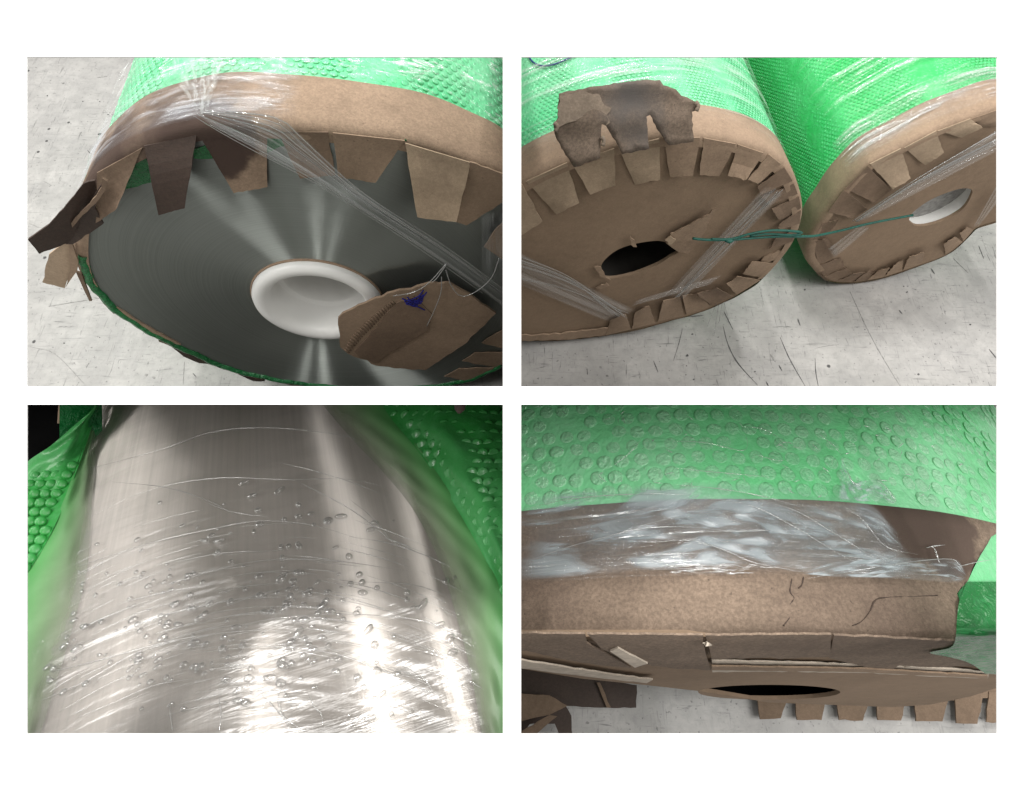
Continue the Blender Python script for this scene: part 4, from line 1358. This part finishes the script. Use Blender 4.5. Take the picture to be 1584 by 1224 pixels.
coil5 = thing('wrapped_coil', r4.C - r4.up * r4.R, 'coil seen from above with brown end disc and slit of black core hole', 'coil')
DISC4 = [(797, 985), (1000, 985), (1200, 985), (1400, 990), (1500, 1000), (1620, 1030), (1620, 1050), (1543, 1064), (1500, 1078), (1440, 1090), (1380, 1094), (1300, 1091), (1190, 1086), (1080, 1065), (1000, 1060), (900, 1050), (797, 1033)]
hol = [(1190 + 110 * math.cos(t), 1071 + 11.5 * math.sin(t)) for t in np.linspace(0, TAU, 48, endpoint=False)]
from mathutils.geometry import tessellate_polygon
DISC4 = [(a, min(b, 1083.5 + (3 if b > 1083.5 else 0))) if 1090 < a < 1290 else (a, b) for a, b in DISC4]
DISC4 = [q for q in DISC4 if q != (1190, 1086)] if False else [((1190, 1087) if q[0] == 1190 else (1080, 1069) if q[0] == 1080 else q) for q in DISC4]
loops = [[Vector((*q, 0)) for q in DISC4], [Vector((*q, 0)) for q in hol[::-1]]]
Fc = [tuple(t) for t in tessellate_polygon(loops)]
V = np.array([r4.pp(a, b, 0) for a, b in DISC4 + hol[::-1]])
V, Fc = thick(V, Fc, -n4 * .006)
part('end_disc', V, Fc, M['disc'], coil5, B, False)
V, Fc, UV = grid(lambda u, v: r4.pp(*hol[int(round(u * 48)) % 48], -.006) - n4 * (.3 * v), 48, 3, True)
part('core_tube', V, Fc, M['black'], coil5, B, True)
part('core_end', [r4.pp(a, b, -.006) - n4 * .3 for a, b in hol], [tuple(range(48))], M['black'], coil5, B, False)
wrap4 = thing('bubble_wrap', r4.P(math.pi / 2, r4.R, -W4), 'green bubble wrap with large bubbles seen from above beside wet edge board', 'bubble wrap')


def wrapfn(u, v):
    th = .25 + 2.3 * u; ax = -.004 - (.5 + W4) * v
    fold = -.006 * math.exp(-((th - 1.98 - .1 * v) / .012) ** 2) * min(1, v * 8)
    return r4.P(th, r4.R + .001 + fold + .0014 * math.sin(th * 23 + ax * 30) * v + .001 * math.sin(ax * 80 + th * 7) * v, ax)


V, Fc, UV = grid(wrapfn, 220, 40)
M['wrap4'] = wrapmat('green_wrap_near', (.19, .73, .31), (.48, .88, .6), rough=.22, wrinkle=.35, wscale=20, palemix=.35)
M['wrap_fold'] = wrapmat('folded_green_wrap', (.012, .21, .045), (.07, .42, .16), rough=.18, wrinkle=.6, wscale=18, palemix=.3)  # base colour darkened to paint the shading on the folded wrap
M['bubble4'] = wrapmat('bubble_film_near', (.26, .74, .38), (.6, .9, .68), rough=.12, wrinkle=.5, wscale=70, palemix=.6)
part('sheet', V, Fc, M['wrap4'], wrap4, B, True, UV)
bub4 = shared('bubble', *bubble_mesh('b', .0082, .0009, None, 14), M['bubble4'])
sp = .0205; row = 0; ax = -W4 - .012
while ax > -.44:
    th = .3 + (row % 2) * .5 * sp / r4.R
    while th < 2.85:
        P = r4.P(th, r4.R + .0012, ax); q = px(P)
        if 800 < q[0] < 1549 and 618 < q[1] < 800 and random.random() > .06:
            nz = math.cos(th) * r4.e + math.sin(th) * r4.up
            place('bubble', bub4, P + r4.e * random.uniform(-.002, .002) + r4.n * random.uniform(-.0015, .0015), nz, wrap4, (random.uniform(.88, 1.06), random.uniform(.88, 1.06), random.uniform(.35, 1.1)), random.uniform(0, 3))
        th += sp / r4.R
    ax -= sp * .87; row += 1

guard4 = thing('edge_board', r4.P(math.pi / 2, r4.R, -.03), 'scuffed kraft edge board on the rim with torn right end', 'edge board')
stn = [(r4.P(1.15, r4.R, -.06), .05, .03), (hug4(1395, 805, .005), .05, .010), (hug4(1455, 822, .005), .055, .010), (hug4(1370, 930, .005), .09, .14), (hug4(1000, 800, .005), .08, .10), (hug4(840, 850, .005), .10, .13), (hug4(1180, 820, .005), .07, .10), (hug4(1250, 985, .005), .05, .10)]
M['kraft4'] = kraft('scuffed_board', (.27, .20, .148), dark=.7, fleck=1.8, grain=.6, stains=stn, staincol=(.085, .058, .046))
th_r = math.atan2((hug4(1497, 940, .005) - r4.C) @ r4.up, (hug4(1497, 940, .005) - r4.C) @ r4.e)
prof4 = band_profile(W4, .004)


def band4(u, v):
    x = v * (len(prof4) - 1); i = min(int(x), len(prof4) - 2); fr = x - i
    dr = prof4[i][0] * (1 - fr) + prof4[i + 1][0] * fr; ax_ = prof4[i][1] * (1 - fr) + prof4[i + 1][1] * fr
    jag = .010 * math.sin(v * 7.0) + .007 * math.sin(v * 39) + .006 * math.sin(v * 71 + 1)
    th0 = th_r + (jag if u == 0 else 0) + (.035 * max(0, -ax_ - .045) / .02 * -1 if ax_ < -.045 else 0) * 1.0
    th = th0 + (2.3 - th0) * u
    return r4.P(th, r4.R + dr + .0006 * math.sin(th * 31 + ax_ * 90), ax_)


V, Fc, UV = grid(band4, 170, 27)
part('band', V, Fc, M['kraft4'], guard4, B, True, UV)
Bk = M['kraft_brown']; L = M['kraft']


def f4(pts, lift, mat, name='flap', amp=.5, step=10, t=.0018):
    return r4.poly(pts, mat, guard4, B, lift, t, name, amp, step)


f4([(797, 980), (905, 981), (908, 995), (978, 1034), (930, 1030), (860, 1018), (797, 1002)], .006, M['kraft4'])
f4([(908, 981), (1088, 983), (1087, 995), (1100, 1037), (1040, 1034), (1000, 1028), (985, 1033), (930, 1004)], .0075, M['kraft4'])
f4([(1091, 983), (1286, 982), (1284, 1016), (1218, 1019), (1160, 1018), (1101, 1020)], .0065, M['kraft4'])
f4([(1290, 983), (1478, 992), (1470, 1000), (1445, 1008), (1470, 1018), (1530, 1030), (1450, 1032), (1390, 1030), (1372, 1040), (1330, 1030), (1283, 1018)], .0058, M['kraft4'])
f4([(944, 1008), (956, 1003), (1002, 1027), (982, 1033)], .0095, M['edge'], 'bared_edge', .3)
f4([(1101, 1022), (1170, 1024), (1330, 1029), (1372, 1037), (1388, 1031), (1480, 1036), (1530, 1042), (1528, 1050), (1450, 1047), (1330, 1041), (1180, 1039), (1102, 1040)], .004, M['edge'], 'bared_edge', .4)
f4([(1101, 1031), (1330, 1035), (1528, 1046), (1528, 1050), (1330, 1040), (1102, 1037)], .0075, M['kraft'], 'bared_ridge', .3)
f4([(797, 1020), (860, 1030), (940, 1043), (1010, 1052), (1000, 1057), (900, 1046), (797, 1033)], .006, M['edge'], 'bared_edge', .4)
part('curled_tip', *tube([r4.pp(1087, 994, .006), r4.pp(1092, 996, .012), r4.pp(1100, 998, .008)], [.001, .0022, .001], 6), M['edge'], guard4, B)
for pts in ([(1225, 895), (1222, 915), (1228, 925), (1222, 935)], [(1243, 893), (1240, 905), (1235, 910)], [(1318, 968), (1332, 962), (1346, 945), (1354, 928), (1375, 924), (1410, 923), (1450, 921)], [(1212, 968), (1222, 955)]):
    part('crack_ridge', *tube([hug4(a, b, .0042) for a, b in spline(pts, 22)], np.full(22, .0006) * RNG.uniform(.4, 1.2, 22), 5), M['kraft_wet'], guard4, B)
# green wrap bared past the torn end
lb = spline([(1496, 900), (1484, 930), (1480, 960), (1478, 988), (1470, 1002), (1438, 1010), (1470, 1017), (1500, 1026), (1524, 1042)], 33)


def bare(u, v):
    a = lb[int(round(v * 32))]; x = a[0] + (1612 - a[0]) * u; y = a[1] + (8 if v > .8 else 0) * u
    w = .0020 * math.sin(x * .11 + y * .17) + .0012 * math.sin(x * .23 - y * .31)
    return hug4(x, y, .0062 + w * .4) if y < 978 else r4.pp(x, y, .008 + w * .25)


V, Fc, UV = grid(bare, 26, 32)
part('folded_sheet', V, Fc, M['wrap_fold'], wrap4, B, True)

film5 = thing('stretch_film', hug4(1180, 830, .006), 'hazy crumpled clear film over the wet edge board below large green bubbles', 'stretch film')
M['film_haze'] = film('film_haze', 3.0, 2.2, .46, .54, .52, .10, (.47, .54, .58), .12, .3, True, .43, 2.0, .15, 4.5, 2, .35)
M['film_crease'] = film('film_crease', 1.2, 9, .55, .62, .4, .03, (.62, .66, .68), .6, .12, True, .46, 2.6, .5, 4.0, 3, .45)


def film_hug(name, up_, lo_, off, mat, nu=60, nv=16):
    a_, b_ = spline(up_, nu + 1), spline(lo_, nu + 1)

    def fn(u, v):
        i = int(round(u * nu)); q = a_[i] * (1 - v) + b_[i] * v
        return hug4(q[0], q[1], off + .0012 * math.sin(u * 30 + v * 11))
    V, Fc, UV = grid(fn, nu, nv)
    return part(name, V, Fc, mat, film5, B, True, UV)


film_hug('film_sheet', [(795, 772), (900, 758), (1000, 750), (1100, 745), (1200, 750), (1300, 765), (1345, 778), (1375, 800)], [(795, 900), (900, 892), (1000, 884), (1100, 880), (1200, 884), (1300, 888), (1380, 893), (1430, 893)], .0075, M['film_haze'])
film_hug('film_sheet', [(980, 790), (1060, 770), (1160, 768), (1260, 778), (1345, 782), (1390, 830)], [(940, 838), (1050, 838), (1150, 862), (1240, 888), (1330, 895), (1420, 895)], .009, M['film_haze'])
film_hug('film_sheet', [(795, 785), (930, 770), (1080, 758), (1220, 765), (1330, 785), (1380, 810)], [(795, 905), (930, 895), (1080, 890), (1250, 892), (1350, 896), (1440, 898)], .010, M['film_crease'])
film_hug('film_pouch', [(1240, 884), (1300, 868), (1380, 862), (1440, 864), (1480, 866), (1496, 890)], [(1240, 888), (1300, 893), (1380, 895), (1440, 900), (1482, 902), (1494, 896)], .013, M['film_haze'])
film_hug('film_flap', [(1300, 700), (1318, 742), (1336, 742), (1358, 742), (1372, 752), (1386, 776)], [(1296, 775), (1318, 776), (1336, 777), (1352, 778), (1366, 779), (1388, 780)], .009, M['film_haze'])


def gl4(pts, r, off=.0105, n=24):
    p = spline(pts, n)
    part('crease', *tube([hug4(a, b, off) for a, b in p], r * .5 * np.sin(np.linspace(.15, math.pi - .15, n)) * RNG.uniform(.35, 1.1, n), 5), M['glint'], film5, B)


M['glint'] = clear('film_ridge', (1, 1, 1), .35, .12, .35)  # whitish colour of film ridges, also used for painted glints
for pts, r in [([(822, 866), (880, 846), (940, 830), (990, 818), (1060, 815), (1130, 822)], .0013), ([(806, 790), (860, 776), (920, 768), (1000, 764), (1080, 766)], .0012), ([(1040, 750), (1110, 756), (1180, 768), (1240, 785)], .0011),
               ([(1090, 770), (1160, 782), (1220, 810), (1290, 852), (1350, 884)], .0012), ([(1170, 772), (1230, 790), (1290, 825), (1360, 868)], .0011), ([(1036, 838), (1090, 842), (1130, 855), (1165, 870), (1240, 885)], .0012),
               ([(1000, 840), (1060, 836), (1110, 844)], .0009), ([(1290, 775), (1330, 800), (1370, 845), (1420, 858)], .0011), ([(960, 822), (1040, 802), (1100, 802)], .001), ([(1250, 895), (1340, 880), (1420, 868), (1475, 866), (1490, 885)], .0014),
               ([(1470, 880), (1510, 870), (1535, 866)], .0009), ([(1440, 846), (1446, 850), (1452, 868), (1456, 872)], .0024),
               ([(1432, 848), (1444, 845), (1462, 843)], .002), ([(1034, 682), (1090, 685), (1150, 697), (1154, 676), (1140, 670)], .001), ([(1042, 724), (1100, 730), (1190, 738)], .001), ([(1150, 660), (1180, 664), (1210, 680)], .0009),
               ([(1165, 702), (1200, 712), (1215, 712)], .0009), ([(1262, 668), (1290, 690), (1300, 702)], .0009), ([(1310, 726), (1318, 745), (1332, 752)], .0018), ([(940, 726), (975, 700), (1000, 668)], .0008), ([(1355, 740), (1372, 756), (1386, 776)], .0012),
               ([(1040, 884), (1100, 880), (1140, 882)], .0016), ([(1030, 880), (1060, 876), (1100, 874)], .0008), ([(1080, 876), (1130, 874), (1160, 880)], .0009), ([(1200, 690), (1216, 684), (1232, 690)], .001)]:
    gl4(pts, r)
for k in range(46):  # short whitish slivers painted in as glints along the film's lower edge
    x = random.uniform(1020, 1180); y = random.uniform(874, 888); gl4([(x, y), (x + random.uniform(6, 26), y + random.uniform(-1, 1))], random.uniform(.0009, .002), .0105, 6)
for k in range(60):  # random whitish slivers that stand in for glints on the bubble wrap
    x = random.uniform(830, 1540); y = random.uniform(632, 770); dx, dy = random.uniform(-16, 16), random.uniform(-10, 10)
    gl4([(x, y), (x + dx * .5, y + dy * .6), (x + dx, y + dy)], random.uniform(.0007, .0016), .0062, 6)

# unfolded teeth of edge board on the floor below, and dark torn strips
teeth = thing('edge_board', floor4(1350, 1100, .01), 'row of unfolded kraft teeth on the floor under the end disc', 'edge board')


def fpoly(pts, lift, mat, parent, name='tooth', t=.003):
    p = fuzz(pts, .5, 9); V = np.array([floor4(a, b, lift) for a, b in p]); V, Fc = thick(V, tri_fill(p), -U * t)
    return part(name, V, Fc, mat, parent, B, False)


for a, b, c, d in [((1170, 1070), (1221, 1070), (1208, 1111), (1176, 1113)), ((1229, 1072), (1279, 1074), (1271, 1114), (1233, 1114)), ((1292, 1076), (1346, 1078), (1335, 1115), (1298, 1114)), ((1355, 1078), (1402, 1078), (1394, 1115), (1358, 1114)),
                   ((1415, 1078), (1468, 1078), (1458, 1116), (1417, 1116)), ((1477, 1076), (1522, 1072), (1512, 1120), (1480, 1119)), ((1530, 1070), (1580, 1066), (1575, 1118), (1526, 1117))]:
    fpoly([a, b, c, d], .022, M['kraft_brown'], teeth)
fpoly([(1165, 1060), (1600, 1050), (1600, 1074), (1480, 1084), (1300, 1084), (1165, 1076)], .02, M['kraft_brown'], teeth, 'strip')
torn = thing('torn_board', floor4(870, 1090, .03), 'dark torn board strips on the floor at lower left of the end disc', 'cardboard')
fpoly([(790, 1030), (860, 1040), (985, 1060), (984, 1095), (920, 1095), (872, 1092), (850, 1080), (790, 1075)], .09, M['kraft_wet'], torn, 'strip')
fpoly([(923, 1056), (928, 1056), (945, 1094), (939, 1095)], .097, M['kraft_brown'], torn, 'strip')
fpoly([(790, 1072), (850, 1076), (878, 1092), (850, 1106), (790, 1118)], .11, M['kraft_brown'], torn, 'strip')
fpoly([(790, 1110), (850, 1098), (875, 1092), (884, 1108), (886, 1140), (870, 1150), (858, 1120), (820, 1120), (800, 1150), (790, 1150)], .05, M['kraft_wet'], torn, 'strip')
fpoly([(806, 1132), (850, 1106), (862, 1108), (822, 1142), (800, 1150)], .08, M['kraft_brown'], torn, 'strip')
